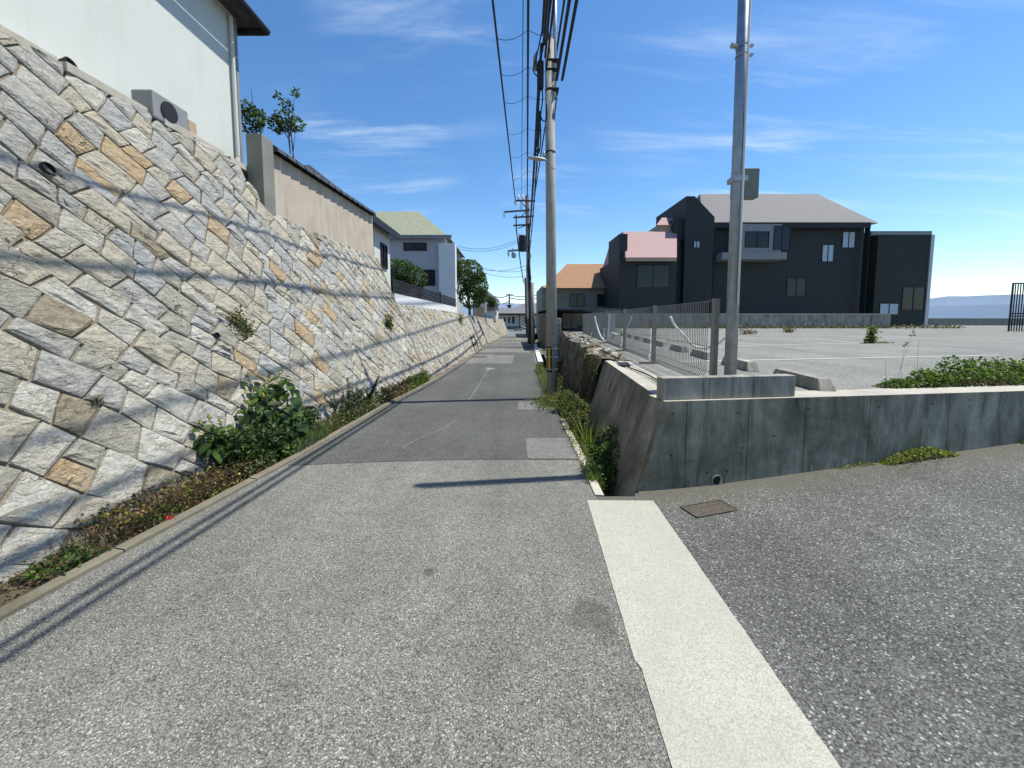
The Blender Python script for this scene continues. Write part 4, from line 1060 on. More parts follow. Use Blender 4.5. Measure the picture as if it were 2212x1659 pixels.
# low voltage span from far pole on and across to the houses
wire(p2(*d2(449, 500)), at((1180 + 525 / 4.046) * S, (450 + 1040 / 4.046) * S, 36), .3, .04, 'cable sloping from the second pole down to the thin pole behind it')
for (a, c, lb) in (((560, 548), (-160, 668), 'upper thin wire crossing to the houses on the left'), ((560, 575), (-160, 690), 'second thin wire crossing to the houses on the left'), ((540, 865), (-160, 812), 'third thin wire crossing low to the houses on the left'), ((540, 912), (-200, 740), 'fourth thin wire rising to the left from the second pole'), ((545, 970), (-200, 780), 'fifth thin wire rising to the left from the second pole')):
    wire(p2(*d2(*a)), at(*d2(*c), 24.0), .5, .012, lb, 'thin service wires from the second pole to the left')
for (a, c, lb) in (((200, 1165), (378, 1162), 'faint wire at the left of the distant pole'), ((378, 1162), (700, 1150), 'upper wire right of the distant pole'), ((378, 1190), (700, 1182), 'lower wire right of the distant pole'), ((150, 1250), (378, 1225), 'low wire left of the distant pole')):
    wire(at(*d2(*a), Y4), at(*d2(*c), Y4), .6, .09, lb, 'wires of the distant pole')

# =================================================================== LEFT HOUSES
def wallbox(name, x0, x1, y0, y1, z0, z1, mat, parent): b = MB(); b.box(((x0 + x1) / 2, (y0 + y1) / 2, (z0 + z1) / 2), (x1 - x0, y1 - y0, z1 - z0)); return b.build(name, mat, parent)
def window(parent, c, w, h, axis='x', frame='black', glass='glass', d=.05):
    """c centre on the wall; axis is the direction the wall runs along"""
    fr = MB(); t = .05 if w > .5 else .035
    def P(u, v, o): return (c[0] + u, c[1] - o, c[2] + v) if axis == 'x' else (c[0] + o, c[1] + u, c[2] + v)
    for u0, u1, v0, v1 in ((-w / 2, -w / 2 + t, -h / 2, h / 2), (w / 2 - t, w / 2, -h / 2, h / 2), (-w / 2 + t, w / 2 - t, h / 2 - t, h / 2), (-w / 2 + t, w / 2 - t, -h / 2, -h / 2 + t), (-t / 2, t / 2, -h / 2 + t, h / 2 - t)):
        a, e = P(u0, v0, -.02), P(u1, v1, d); fr.box([(p + q) / 2 for p, q in zip(a, e)], [abs(p - q) for p, q in zip(a, e)])
    f = fr.build('window', M[frame], parent)
    g = MB(); g.face([P(-w / 2, -h / 2, .012), P(w / 2, -h / 2, .012), P(w / 2, h / 2, .012), P(-w / 2, h / 2, .012)]); g.build('pane', M[glass], f)
    return f
# near white house on top of the stone wall
WX = -4.72; HY = 6.95
wh = empty('white_house', (WX, HY, 4.0), 'large plain white rendered house above the tall stone wall, its eave jutting out', 'house')
WZ = at(500, 40, 6.6).z + .35
wallbox('wall', WX - 7, WX, -9, HY, 3.05, WZ, M['white_wall'], wh)
wallbox('corner_trim', WX - .05, WX + .012, HY - .03, HY + .03, 3.05, WZ, M['grey_trim'], wh)
b = MB(); ez = at(570, 62, HY + .25).z
e0_, e1_ = WX + .33, HY + .25
b.mesh([(WX - 8, -9.5, ez), (e0_, -9.5, ez), (e0_, e1_, ez), (WX - 8, e1_, ez), (WX - 4, -5, ez + 2.3), (WX - 4, HY - 3, ez + 2.3)], [(0, 3, 2, 1), (0, 1, 4), (1, 2, 5, 4), (2, 3, 5), (3, 0, 4, 5)]); b.build('roof', M['tile_dark'], wh)
b = MB(); b.tube([(e0_ + .05, -9.5, ez - .03), (e0_ + .05, e1_ + .04, ez - .03)], .055, 8); b.tube([(e0_ + .05, e1_ + .04, ez - .03), (WX - 7.5, e1_ + .04, ez - .03)], .055, 8); b.build('gutter', M['black'], wh)
b = MB(); b.tube([(WX + .05, HY - .16, ez - .1), (WX + .05, HY - .16, 4.2)], .03, 8); b.build('downpipe', M['white_wall'], wh)
# things on the ledge of the stone wall
q = at(375, 228, 4.95); ac = empty('air_conditioner', (-4.35, 4.95, 4.05), 'small grey outdoor unit with a brown cover standing on the ledge below the white house', 'outdoor unit')
zt = road_z(5) + 4.35 / NL
b = MB(); b.box((-4.47, 5.12, zt + .17), (.26, .52, .32)); b.build('casing', M['grey_trim'], ac, bevel=.02)
b = MB(); b.tube([(-4.335, 5.08, zt + .17), (-4.325, 5.08, zt + .17)], .12, 16); b.build('grille', M['black'], ac)
b = MB(); b.box((-4.47, 5.46, zt + .13), (.24, .14, .24)); b.build('cover', M['brick_wall'], ac, bevel=.02)
# coping row along the top of the tall wall
cop = empty('coping', (wpt(3, 4.35).x, 3, zt), 'grey concrete coping on top of the tall stone wall', 'coping')
y = -2.0
while y < 6.4:
    p = wpt(y + .5, 4.36); b = MB(); b.box((p.x - .16, y + .5, zt - road_z(5) + road_z(y + .5) + .045), (.36, .99 if y < 5.4 else .85, .09)); b.build('coping_stone', M['conc_top'], cop, bevel=.006); y += 1.0
# beige garden wall on the stepped part
zb = road_z(8) + 3.72 / NL
gw = empty('garden_wall', (-4.05, 6.5, zb), 'beige rendered garden wall with a dark tiled coping, standing on the stone wall', 'wall')
b = MB(); 
xs0, xs1 = foot_base(6.5) - BAT / NL * 3.72 - .02, foot_base(10.9) - BAT / NL * 3.72 - .02
def gbx(y): return xs0 + (xs1 - xs0) * (y - 6.5) / 4.4
vs = []
for y in (6.78, 10.9):
    for dx, z in ((0, zb - .12), (-.02, zb + 1.08), (-.18, zb + 1.08), (-.2, zb - .12)): vs.append((gbx(y) + dx, y, z))
b.mesh(vs, [(0, 4, 5, 1), (1, 5, 6, 2), (2, 6, 7, 3), (0, 1, 2, 3), (7, 6, 5, 4)]); b.build('panel', M['beige_wall'], gw)
b = MB(); b.box((gbx(6.62) - .08, 6.60, zb + .55), (.26, .30, 1.36)); b.build('pillar', M['olive_wall'], gw, bevel=.01)
y = 6.76
while y < 10.85:
    b = MB(); x = gbx(y + .14) - .09; n = 6; vs = []
    for yy in (y + .004, y + .27):
        for k in range(n + 1): t = math.pi * k / n; vs.append((x + .20 * math.cos(t), yy, zb + 1.075 + .14 * math.sin(t) ** .8 + (.012 if yy > y + .1 else 0)))
    b.mesh(vs, [(k, k + 1, n + 2 + k, n + 1 + k) for k in range(n)] + [tuple(range(n + 1)), tuple(2 * n + 1 - k for k in range(n + 1))]); b.build('coping_tile', M['tile_dark'], gw); y += .275
# dark roofed low house behind the garden wall
dh = empty('dark_roofed_house', (-6, 12, 3.0), 'low house with a dark tiled roof and white side wall behind the garden wall end', 'house')
wallbox('wall', -9.0, -4.28, 10.95, 13.7, 1.5, 4.45, M['white_wall'], dh)
b = MB(); b.mesh([(-9.4, 9.7, 4.42), (-4.02, 9.7, 4.42), (-4.02, 14.0, 4.42), (-9.4, 14.0, 4.42), (-7.0, 11.2, 5.75), (-5.7, 11.2, 5.75)], [(0, 3, 2, 1), (0, 1, 5, 4), (1, 2, 5), (2, 3, 4, 5), (3, 0, 4)]); b.build('roof', M['tile_dark'], dh)
wallbox('fascia', -4.04, -4.00, 9.7, 14.0, 4.22, 4.44, M['black'], dh)
window(dh, (-4.28, 11.7, 3.5), .6, .8, 'y'); window(dh, (-4.28, 13.0, 3.5), .6, .8, 'y')

# olive roofed house over the far wall
oh = empty('olive_roofed_house', (-5.5, 22, 1.6), 'two-storey pale lilac house with a greenish hipped roof above the far stone wall', 'house')
Yh = 22.0; xa_, xb_ = at(846, 600, Yh).x, at(962, 600, Yh).x; ze = at(900, 512, Yh).z
wallbox('wall', xa_ - 4, xb_, Yh, Yh + 7, 1.4, ze, M['lilac'], oh)
b = MB(); zr = at(900, 452, Yh + 3).z; o_ = .25
b.mesh([(xa_ - 5, Yh - o_, ze), (xb_ + o_, Yh - o_, ze), (xb_ + o_, Yh + 7.5, ze), (xa_ - 5, Yh + 7.5, ze), (xa_ - 2.5, Yh + 3.5, zr), (xb_ - 2.3, Yh + 3.5, zr)], [(0, 3, 2, 1), (0, 1, 5, 4), (1, 2, 5), (2, 3, 4, 5), (3, 0, 4)]); b.build('roof', M['tile_olive'], oh)
wallbox('white_pilaster', at(950, 600, Yh).x, at(985, 600, Yh).x, Yh - .25, Yh + .3, 1.5, at(900, 527, Yh).z, M['white_paint'], oh)
wallbox('eave_board', xa_ - 4.9, xb_ + .45, Yh - .48, Yh - .44, ze - .16, ze + .02, M['grey_trim'], oh)
window(oh, (at(897, 533, Yh).x, Yh, at(897, 533, Yh).z), 1.3, .45); window(oh, (at(925, 600, Yh).x, Yh, at(925, 600, Yh).z), .8, .9)
window(oh, (xb_, Yh + 2, ze - 1.1), 1.2, 1.1, 'y'); window(oh, (xb_, Yh + 5, ze - 1.1), 1.2, 1.1, 'y')
# low white boundary wall with dark rail on the far wall
bw = empty('boundary_wall', (-3.9, 12, 1.6), 'low white boundary wall topped by a dark fence along the far stone wall', 'wall')
def bwx(y): return foot_base(y) - BAT / NL * vt2(y) - .12
for a, c in ((11.3, 14.0), (14.02, 17.0), (17.02, 20.4)):
    b = MB(); vs = []
    for y in (a, c):
        x = bwx(y); z0 = wpt(y, vt2(y)).z
        vs += [(x, y, z0 - .1), (x, y, z0 + .30), (x - .12, y, z0 + .30), (x - .12, y, z0 - .1)]
    b.mesh(vs, [(0, 4, 5, 1), (1, 5, 6, 2), (2, 6, 7, 3), (0, 1, 2, 3), (7, 6, 5, 4)]); b.build('panel', M['white_paint'], bw)
    for k in range(5):
        z = .36 + k * .085; x0, x1 = bwx(a) - .06, bwx(c) - .06; b = MB(); b.bar((x0, a, wpt(a, vt2(a)).z + z), (x1, c, wpt(c, vt2(c)).z + z), .03, .06); b.build('slat', M['black'], bw)
    b = MB(); b.box((bwx(a) - .07, a + .03, wpt(a, vt2(a)).z + .45), (.06, .06, .75)); b.build('post', M['black'], bw)

# foliage builders -------------------------------------------------------
def cloud(b, n, fn, size, rnd, m=0, droop_=.0, up_=.4):
    """n folded leaves spread by fn()"""
    for _ in range(n):
        c = fn(); s = size * rnd.uniform(.6, 1.35)
        d = Vector((rnd.gauss(0, 1), rnd.gauss(0, 1), rnd.gauss(0, .6) - droop_)).normalized(); nrm = Vector((rnd.gauss(0, 1), rnd.gauss(0, 1), rnd.gauss(up_, 1)))
        sd_ = d.cross(nrm).normalized() * s * .36; tip = c + d * s; mid = c + d * s * .45; up2 = sd_.cross(d).normalized() * s * .10
        k = len(b.v); b.v.extend([tuple(c), tuple(mid + sd_ + up2), tuple(tip), tuple(mid - sd_ + up2)]); b.f.extend([(k, k + 1, k + 2), (k, k + 2, k + 3)]); mm = m if isinstance(m, int) else rnd.choice(m); b.m.extend([mm, mm])
def blades(b, n, fn, h, rnd, m=0, w=.006, spread=.5):
    for _ in range(n):
        c = fn(); L = h * rnd.uniform(.45, 1.15); a = rnd.uniform(0, 6.283); o = Vector((math.cos(a), math.sin(a), 0)); sdv = Vector((-o.y, o.x, 0)) * w * rnd.uniform(.6, 1.3); sp = spread * rnd.uniform(.2, 1.2)
        p = [c + o * sp * L * t ** 1.8 + Vector((0, 0, L * (t - .28 * sp * t * t))) for t in (0, .4, .75, 1)]
        k = len(b.v)
        for q, f in zip(p, (1, .9, .55, .08)): b.v.extend([tuple(q - sdv * f), tuple(q + sdv * f)])
        mm = m if isinstance(m, int) else rnd.choice(m)
        for i in range(3): b.f.append((k + 2 * i, k + 2 * i + 1, k + 2 * i + 3, k + 2 * i + 2)); b.m.append(mm)
def blob_pts(centers, rnd, fill=.75):
    def f():
        c, r = rnd.choices(centers, [q[1] ** 2 for q in centers])[0] if len(centers) > 1 else centers[0]
        while True:
            v = Vector((rnd.uniform(-1, 1), rnd.uniform(-1, 1), rnd.uniform(-1, 1)))
            if v.length < 1: break
        v = v.normalized() * (v.length ** (1 - fill)); return Vector(c) + Vector((v.x * r, v.y * r, v.z * r * .9))
    return f
def tree(name, base, h, centers, nleaf, size, mats, label, cat, seed, group=None, tr=.09):
    rnd = random.Random(seed); root = empty(name, base, label, cat, group); base = Vector(base)
    b = MB(); top = base + Vector((rnd.uniform(-.1, .1) * h, 0, h * .75)); b.tube([base, base.lerp(top, .5) + Vector((.03 * h, 0, 0)), top], [tr, tr * .7, tr * .3], 8)
    for c, r in centers: s = base.lerp(top, rnd.uniform(.4, .9)); b.tube([s, s.lerp(Vector(c), .6) + Vector((0, 0, .05)), Vector(c)], [tr * .4, tr * .25, tr * .08], 6)
    b.build('trunk', M['bark'], root)
    b = MB(); cloud(b, nleaf, blob_pts(centers, rnd), size, rnd, list(range(len(mats)))); b.build('crown', mats, root)
    return root
def T(px, py, Y): return at(px, py, Y)
mm = [M['leaf_green'], M['leaf_dark'], M['leaf_grass']]
Yt = 24.5
rnd = random.Random(31)
tree('garden_tree', (T(1015, 660, Yt).x, Yt, 1.5), 3.2, [(T(1012, 590, Yt), .95), (T(1028, 620, Yt), .8), (T(1000, 610, Yt), .9), (T(1035, 600, Yt), .45), (T(1018, 642, Yt), .8), (T(1038, 640, Yt), .5), (T(1000, 580, Yt), .6)], 9000, .11, mm, 'bushy rounded green tree above the far stone wall', 'tree', 31)
tree('hedge_bush', (T(875, 650, 17).x, 17, 1.5), 1.6, [(T(872, 590, 17), .6), (T(895, 600, 17), .55), (T(855, 585, 17), .55), (T(860, 615, 17), .6), (T(890, 625, 17), .5)], 5000, .09, [M['leaf_dark'], M['leaf_green']], 'dark green bush in front of the lilac house', 'bush', 32)
tree('garden_tree', (T(622, 300, 9.0).x, 9.0, 3.05), 3.9, [(T(618, 262, 9), .24), (T(600, 268, 9), .20), (T(640, 268, 9), .18), (T(620, 228, 9), .13), (T(638, 200, 9), .10), (T(603, 208, 9), .09)], 620, .07, [M['leaf_dark'], M['leaf_green']], 'small tree with a thin top showing above the beige garden wall', 'tree', 33, tr=.03)
tree('garden_tree', (T(545, 290, 7.6).x, 7.6, 3.05), 3.6, [(T(540, 265, 7.6), .22), (T(552, 255, 7.6), .18), (T(536, 235, 7.6), .14)], 700, .06, [M['leaf_dark'], M['leaf_green']], 'small shrub beside the white house corner', 'shrub', 34, tr=.02)

# white fence and gabled white house further along the left
gh = empty('gabled_house', (-3, 36, 1.4), 'white house with a white edged gable roof near the end of the stone wall', 'house')
def c4p(x, y, Y): return at((1160 + x / 5.53) * S, (700 + y / 5.53) * S, Y)
Yg = 36.0
a, p_, e = c4p(200, 60, Yg), c4p(290, 145, Yg), c4p(455, 275, Yg)
b = MB(); L_ = c4p(120, 480, Yg).x; Rr = c4p(440, 480, Yg).x
zt0 = c4p(200, 80, Yg).z; zt1 = c4p(440, 290, Yg).z
vs = []
for y in (Yg, Yg + 7): vs += [(L_, y, 1.2), (Rr, y, 1.2), (Rr, y, zt1), (c4p(200, 0, Yg).x, y, zt0), (L_, y, zt1)]
b.mesh(vs, [(0, 1, 2, 3, 4), (9, 8, 7, 6, 5), (1, 6, 7, 2), (0, 4, 9, 5)]); b.build('wall', M['white_wall'], gh)
b = MB(); k0, k1 = c4p(190, 48, Yg), c4p(490, 285, Yg)
b.mesh([(k0.x, Yg - .5, k0.z), (k1.x, Yg - .5, k1.z), (k1.x, Yg + 7.5, k1.z), (k0.x, Yg + 7.5, k0.z), (k0.x, Yg - .5, k0.z - .22), (k1.x, Yg - .5, k1.z - .22), (k1.x, Yg + 7.5, k1.z - .22), (k0.x, Yg + 7.5, k0.z - .22)], [(0, 3, 2, 1), (4, 5, 6, 7), (0, 1, 5, 4), (1, 2, 6, 5)]); b.build('roof', M['white_paint'], gh)
b = MB(); k0, k1 = c4p(190, 44, Yg), c4p(488, 280, Yg); b.mesh([(k0.x, Yg - .48, k0.z), (k1.x, Yg - .48, k1.z), (k1.x, Yg + 7.5, k1.z), (k0.x, Yg + 7.5, k0.z)], [(0, 1, 2, 3)]); b.build('roof_tiles', M['tile_grey'], gh)
window(gh, tuple(c4p(395, 395, Yg - .01)), .5, .9)
# brick base and white fence piece, gate post
bg_ = empty('gate_fence', (-3, 30, 1.5), 'white garden fence on a brown block base beside a white gate post', 'fence')
def panel(name, x0, y0, x1, y1, Y, mat, th=.1): p, q = c4p(x0, y0, Y), c4p(x1, y1, Y); b = MB(); b.box(((p.x + q.x) / 2, Y, (p.z + q.z) / 2), (abs(q.x - p.x), th, abs(p.z - q.z))); return b.build(name, mat, bg_)
panel('block_base', 172, 372, 272, 510, 29.3, M['brick_wall'], .2)
panel('fence_panel', 178, 270, 268, 372, 29.3, M['white_paint'], .06)
panel('gate_post', 284, 240, 310, 450, 29.3, M['white_paint'], .2)
panel('grey_panel', 312, 330, 425, 430, 31, M['grey_trim'], .06)
panel('white_base', 312, 430, 452, 490, 31, M['white_wall'], .15)
tree('hedge_bush', tuple(c4p(370, 420, 30.6)), .9, [(c4p(350, 270, 30.6), .30), (c4p(385, 290, 30.6), .32), (c4p(410, 330, 30.6), .22), (c4p(380, 340, 30.6), .25), (c4p(330, 240, 30.6), .22)], 1800, .08, [M['leaf_dark'], M['leaf_green']], 'small dark bush hanging over the grey fence panel by the gabled house', 'bush', 35, tr=.03)

# house at the end of the lane
Ye = 62.0; eh = empty('end_house', (0, Ye, -.3), 'single-storey cream house with a grey hipped roof at the end of the lane', 'house')
a, c = c4p(495, 690, Ye), c4p(770, 465, Ye); r_ = c4p(985, 465, Ye)
wallbox('wall', a.x, r_.x + 4, Ye, Ye + 9, road_z(60) - .1, c.z, M['white_wall'] if False else simple('cream_wall', (.58, .56, .50), .9, .04, 1), eh)
wallbox('base_course', a.x - .05, r_.x + 4.1, Ye - .12, Ye + .05, road_z(60) - .1, c4p(0, 640, Ye).z, M['olive_wall'], eh)
zr = c4p(0, 318, Ye + 4).z
b = MB(); e0_ = c4p(462, 470, Ye).x; e1_ = r_.x + 6
b.mesh([(e0_, Ye - .8, c.z), (e1_, Ye - .8, c.z), (e1_, Ye + 10, c.z), (e0_, Ye + 10, c.z), (c4p(850, 318, Ye + 4).x, Ye + 4.5, zr), (e1_ - 4, Ye + 4.5, zr)], [(0, 3, 2, 1), (0, 1, 5, 4), (1, 2, 5), (2, 3, 4, 5), (3, 0, 4)]); b.build('roof', M['tile_grey2'], eh)
wallbox('fascia', e0_, e1_, Ye - .84, Ye - .80, c.z - .22, c.z + .03, M['black'], eh)
wallbox('downpipe', c4p(762, 0, Ye).x, c4p(770, 0, Ye).x, Ye - .12, Ye, road_z(60), c.z, M['black'], eh)
for x0, x1, y0, y1 in ((510, 527, 525, 572), (553, 575, 522, 572), (612, 636, 515, 598), (664, 700, 507, 600), (838, 870, 507, 600)):
    p, q = c4p(x0, y0, Ye), c4p(x1, y1, Ye); window(eh, ((p.x + q.x) / 2, Ye, (p.z + q.z) / 2), q.x - p.x, p.z - q.z)
gl = empty('grey_side_house', (-3, 70, -.3), 'grey house partly hidden between the stone wall end and the cream house', 'house')
p, q = c4p(425, 700, 74), c4p(500, 410, 74); wallbox('wall', p.x - 3, q.x + 3, 74, 82, -.4, c4p(0, 480, 74).z, M['lilac'], gl)
b = MB(); zz1, zz2 = c4p(0, 480, 74).z, c4p(0, 408, 74).z; b.mesh([(p.x - 4, 73.5, zz1), (q.x + 6, 73.5, zz1), (q.x + 6, 83, zz1), (p.x - 4, 83, zz1), (p.x - 1, 78, zz2 + .4), (q.x + 3, 78, zz2 + .4)], [(0, 3, 2, 1), (0, 1, 5, 4), (1, 2, 5), (2, 3, 4, 5), (3, 0, 4)]); b.build('roof', M['tile_grey2'], gl)
# white handrail near the end
hr = empty('handrail', c4p(810, 720, 48), 'small white tubular handrail at the right of the lane end', 'railing')
for x in (755, 785, 815, 870): p = c4p(x, 665 if x > 790 else 675, 48); b = MB(); b.tube([Vector((p.x, 48, road_z(48))), p], .035, 8); b.build('post', M['white_paint'], hr)
for y0, y1 in ((640, 672), (665, 700)): b = MB(); b.tube([c4p(795, y0, 48), c4p(880, y1, 48)], .035, 8); b.build('rail', M['white_paint'], hr)
b = MB(); p, q = c4p(690, 705, 55), c4p(805, 632, 55); b.box(((p.x + q.x) / 2, 55, (p.z + q.z) / 2 - .2), (q.x - p.x, .25, p.z - q.z + .4)); b.build('low_wall', M['conc_block'], label='low grey wall corner in front of the cream house', cat='wall')

# right of the lane beyond the ditch: white kerb strip, blue-grey paving, dark shed and block wall
b = MB(); vs = []
for y in (15.6, 18, 20, 24, 28): vs += [(rx(y) + .05, y, road_z(y) - .1), (rx(y) + .05, y, road_z(y) + .03), (rx(y) + .26, y, road_z(y) + .03), (rx(y) + .26, y, road_z(y) - .1)]
b.mesh(vs, [(j * 4 + i, j * 4 + 4 + i, j * 4 + 5 + i, j * 4 + 1 + i) for j in range(4) for i in range(3)] + [(0, 1, 2, 3), (19, 18, 17, 16)])
b.build('kerb', M['white_paint'], label='white painted kerb strip at the right side of the lane past the near pole', cat='kerb')
b = MB(); b.face([(rx(15) + .4, 15.5, -.27), (2.3, 15.5, -.27), (2.6, 29, -.27), (rx(29) + .4, 29, -.27)]); b.build('pavement', M['road_new_and_shade'], kind='structure')
sh = empty('dark_shed', (3.2, 26, -.3), 'dark open shed stacked with boxes at the right of the lane behind the near pole', 'shed')
for (x0, x1, y0, y1, z0, z1) in ((1.95, 2.02, 21.5, 29.0, -.35, 1.75), (1.95, 6.0, 29.0, 29.1, -.35, 1.9)):
    wallbox('wall', x0, x1, y0, y1, z0, z1, M['black'], sh)  # black wall colour stands in for the shade of the shed
wallbox('roof', 1.85, 6.0, 21.3, 29.2, 1.9, 2.0, M['tile_dark'], sh)
# stacked block pillars beside it
bp = empty('block_pier', (2.1, 20.5, -.3), 'dark stack of rough stone blocks right of the white kerb strip', 'stone pier')
rnd = random.Random(50)
for k in range(5):
    for j in range(2): b = MB(); b.box((2.03 + j * .40, 20.6, -.16 + k * .36), (.37, .38, .33), rnd.uniform(-.05, .05)); b.build('block', M['stone'][rnd.choice((5, 6))], bp, bevel=.03)

# =================================================================== RIGHT HOUSES
def px_box(name, parent, x0, x1, y0, y1, Y, depth, mat, zb=None):
    a, c = at(x0, y1, Y), at(x1, y0, Y); return wallbox(name, a.x, c.x, Y, Y + depth, a.z if zb is None else zb, c.z, mat, parent)
YH = 34.0
mh_ = empty('dark_house', (at(1700, 690, YH).x, YH, LOTZ), 'big dark navy house with a grey hipped roof beyond the parking lot', 'house')
px_box('wall', mh_, 1462, 1868, 487, 700, YH, 9, M['navy'], LOTZ - .2)
# roof
zE = at(1700, 486, YH).z; zR = at(1700, 419, YH + 4.5).z
xl, xr = at(1448, 486, YH).x, at(1882, 486, YH).x
b = MB(); b.mesh([(at(1510, 486, YH).x, YH - .7, zE), (xr, YH - .7, zE), (xr, YH + 9.7, zE), (at(1510, 486, YH).x, YH + 9.7, zE), (at(1512, 428, YH + 4.5).x, YH + 4.5, zR), (at(1765, 428, YH + 4.5).x, YH + 4.5, zR)], [(0, 3, 2, 1), (0, 1, 5, 4), (1, 2, 5), (2, 3, 4, 5), (3, 0, 4)]); b.build('roof', M['tile_grey'], mh_)
px_box('fascia', mh_, 1534, 1882, 480, 492, YH - .74, .04, M['black'])
# stair tower with slanted top at the left
x0, x1 = at(1478, 500, YH - .6).x, at(1540, 500, YH - .6).x; zt_, zl_ = at(1500, 430, YH).z, at(1500, 474, YH).z
b = MB(); vs = []
for y in (YH - .8, YH + 6): vs += [(x0, y, LOTZ - .2), (x1, y, LOTZ - .2), (x1, y, zl_), (x0 + .7, y, zt_), (x0, y, zt_)]
b.mesh(vs, [(0, 1, 2, 3, 4), (9, 8, 7, 6, 5), (1, 6, 7, 2), (2, 7, 8, 3), (0, 4, 9, 5)]); b.build('tower', M['navy'], mh_)
px_box('left_wing', mh_, 1448, 1480, 472, 700, YH - .3, 5, M['navy'], LOTZ - .2)
px_box('bay', mh_, 1600, 1690, 484, 545, YH - 1.2, 1.2, M['grey_trim'])
px_box('balcony', mh_, 1560, 1700, 545, 560, YH - 1.5, 1.5, M['grey_trim'])
px_box('porch_column', mh_, 1866, 1880, 487, 700, YH - .7, .5, M['black'], LOTZ - .2)
px_box('porch_column', mh_, 1536, 1546, 487, 700, YH - .75, .4, M['black'], LOTZ - .2)
for x0, x1, y0, y1, gl_, Yw in ((1498, 1512, 520, 536, 'glass_painted_lit', YH - .8), (1462, 1474, 520, 534, 'glass', YH - .3), (1672, 1706, 488, 540, 'glass', YH - 1.2), (1776, 1800, 528, 566, 'glass_painted_lit', YH), (1820, 1846, 500, 536, 'glass_painted_lit', YH), (1610, 1660, 500, 535, 'glass', YH - 1.2), (1700, 1740, 600, 640, 'glass', YH)):
    p, q = at(x0, y0, Yw), at(x1, y1, Yw); window(mh_, ((p.x + q.x) / 2, Yw, (p.z + q.z) / 2), q.x - p.x, p.z - q.z, glass=gl_)
# rear grey wing behind: low annexe
dbx = empty('dark_annexe', (at(1950, 690, YH + 1).x, YH + 1, LOTZ), 'tall flat-roofed dark green block standing right of the navy house', 'building')
px_box('wall', dbx, 1884, 2010, 506, 700, YH + .5, 7, M['navy2'], LOTZ - .2)
px_box('parapet', dbx, 1882, 2014, 499, 507, YH + .4, 7.2, M['grey_trim'])
px_box('corner_post', dbx, 2004, 2013, 507, 700, YH + .42, .4, M['galv'], LOTZ - .2)
p, q = at(1950, 620, YH + .5), at(1995, 670, YH + .5); window(dbx, ((p.x + q.x) / 2, YH + .5, (p.z + q.z) / 2), q.x - p.x, p.z - q.z)
p, q = at(1900, 655, YH + .5), at(1940, 680, YH + .5); window(dbx, ((p.x + q.x) / 2, YH + .5, (p.z + q.z) / 2), q.x - p.x, p.z - q.z, glass='glass_painted_lit')
# pink roofed house
YP = 31.0; pk = empty('pink_roofed_house', (at(1395, 690, YP).x, YP, LOTZ), 'dark house with a pinkish roof slope left of the big navy house', 'house')
px_box('wall', pk, 1336, 1462, 556, 700, YP, 7, M['navy'], LOTZ - .2)
q = [at(1352, 556, YP - .6), at(1462, 556, YP - .6), at(1462, 500, YP + 3), at(1346, 500, YP + 3)]
b = MB(); b.face(q); b.face([v + Vector((0, 4.2, 0)) if i > 1 else v + Vector((0, 8, 0)) for i, v in enumerate(q)][::-1]); b.face([q[0], q[3], q[3] + Vector((0, 4.2, 0)), q[0] + Vector((0, 8, 0))]); b.build('roof', M['pink'], pk)
px_box('gable', pk, 1334, 1356, 505, 700, YP + .2, 3.4, M['navy'], LOTZ - .2)
px_box('fascia', pk, 1352, 1462, 556, 564, YP - .62, .05, M['brick_wall'])
p, q = at(1376, 572, YP), at(1446, 622, YP); window(pk, ((p.x + q.x) / 2, YP, (p.z + q.z) / 2), q.x - p.x, p.z - q.z)
p, q = at(1345, 580, YP), at(1356, 610, YP); window(pk, ((p.x + q.x) / 2, YP + .2, (p.z + q.z) / 2), q.x - p.x, p.z - q.z, glass='glass_painted_lit')
q = [at(1420, 482, YP + 4), at(1462, 482, YP + 4), at(1462, 472, YP + 5.5), at(1428, 472, YP + 5.5)]
px_box('upper_wall', pk, 1424, 1460, 484, 505, YP + 3.2, 3, M['brick_wall'])
b = MB(); b.face([at(1418, 486, YP + 3), at(1464, 486, YP + 3), at(1464, 470, YP + 5), at(1430, 470, YP + 5)]); b.face([at(1464, 470, YP + 5), at(1430, 470, YP + 5), at(1418, 486, YP + 7), at(1464, 486, YP + 7)]); b.build('upper_roof', M['pink'], pk)
# orange roofed house
YO = 36.0; og = empty('orange_roofed_house', (at(1260, 690, YO).x, YO, LOTZ), 'low house with a terracotta orange roof behind the near utility pole', 'house')
px_box('wall', og, 1170, 1345, 618, 700, YO, 8, M['olive_wall'], -.3)
q0__ = [at(1172, 622, YO - .6), at(1345, 622, YO - .6), at(1345, 570, YO + 4), at(1225, 570, YO + 4)]
b = MB(); b.face(q0__); b.face([q0__[3], q0__[2], q0__[1] + Vector((0, 9.2, 0)), q0__[0] + Vector((0, 9.2, 0))]); b.face([q0__[0], q0__[3], q0__[0] + Vector((0, 9.2, 0))]); b.build('roof', M['tile_orange'], og)
p, q = at(1230, 635, YO), at(1262, 662, YO); window(og, ((p.x + q.x) / 2, YO, (p.z + q.z) / 2), q.x - p.x, p.z - q.z)
p, q = at(1290, 635, YO), at(1322, 662, YO); window(og, ((p.x + q.x) / 2, YO, (p.z + q.z) / 2), q.x - p.x, p.z - q.z)
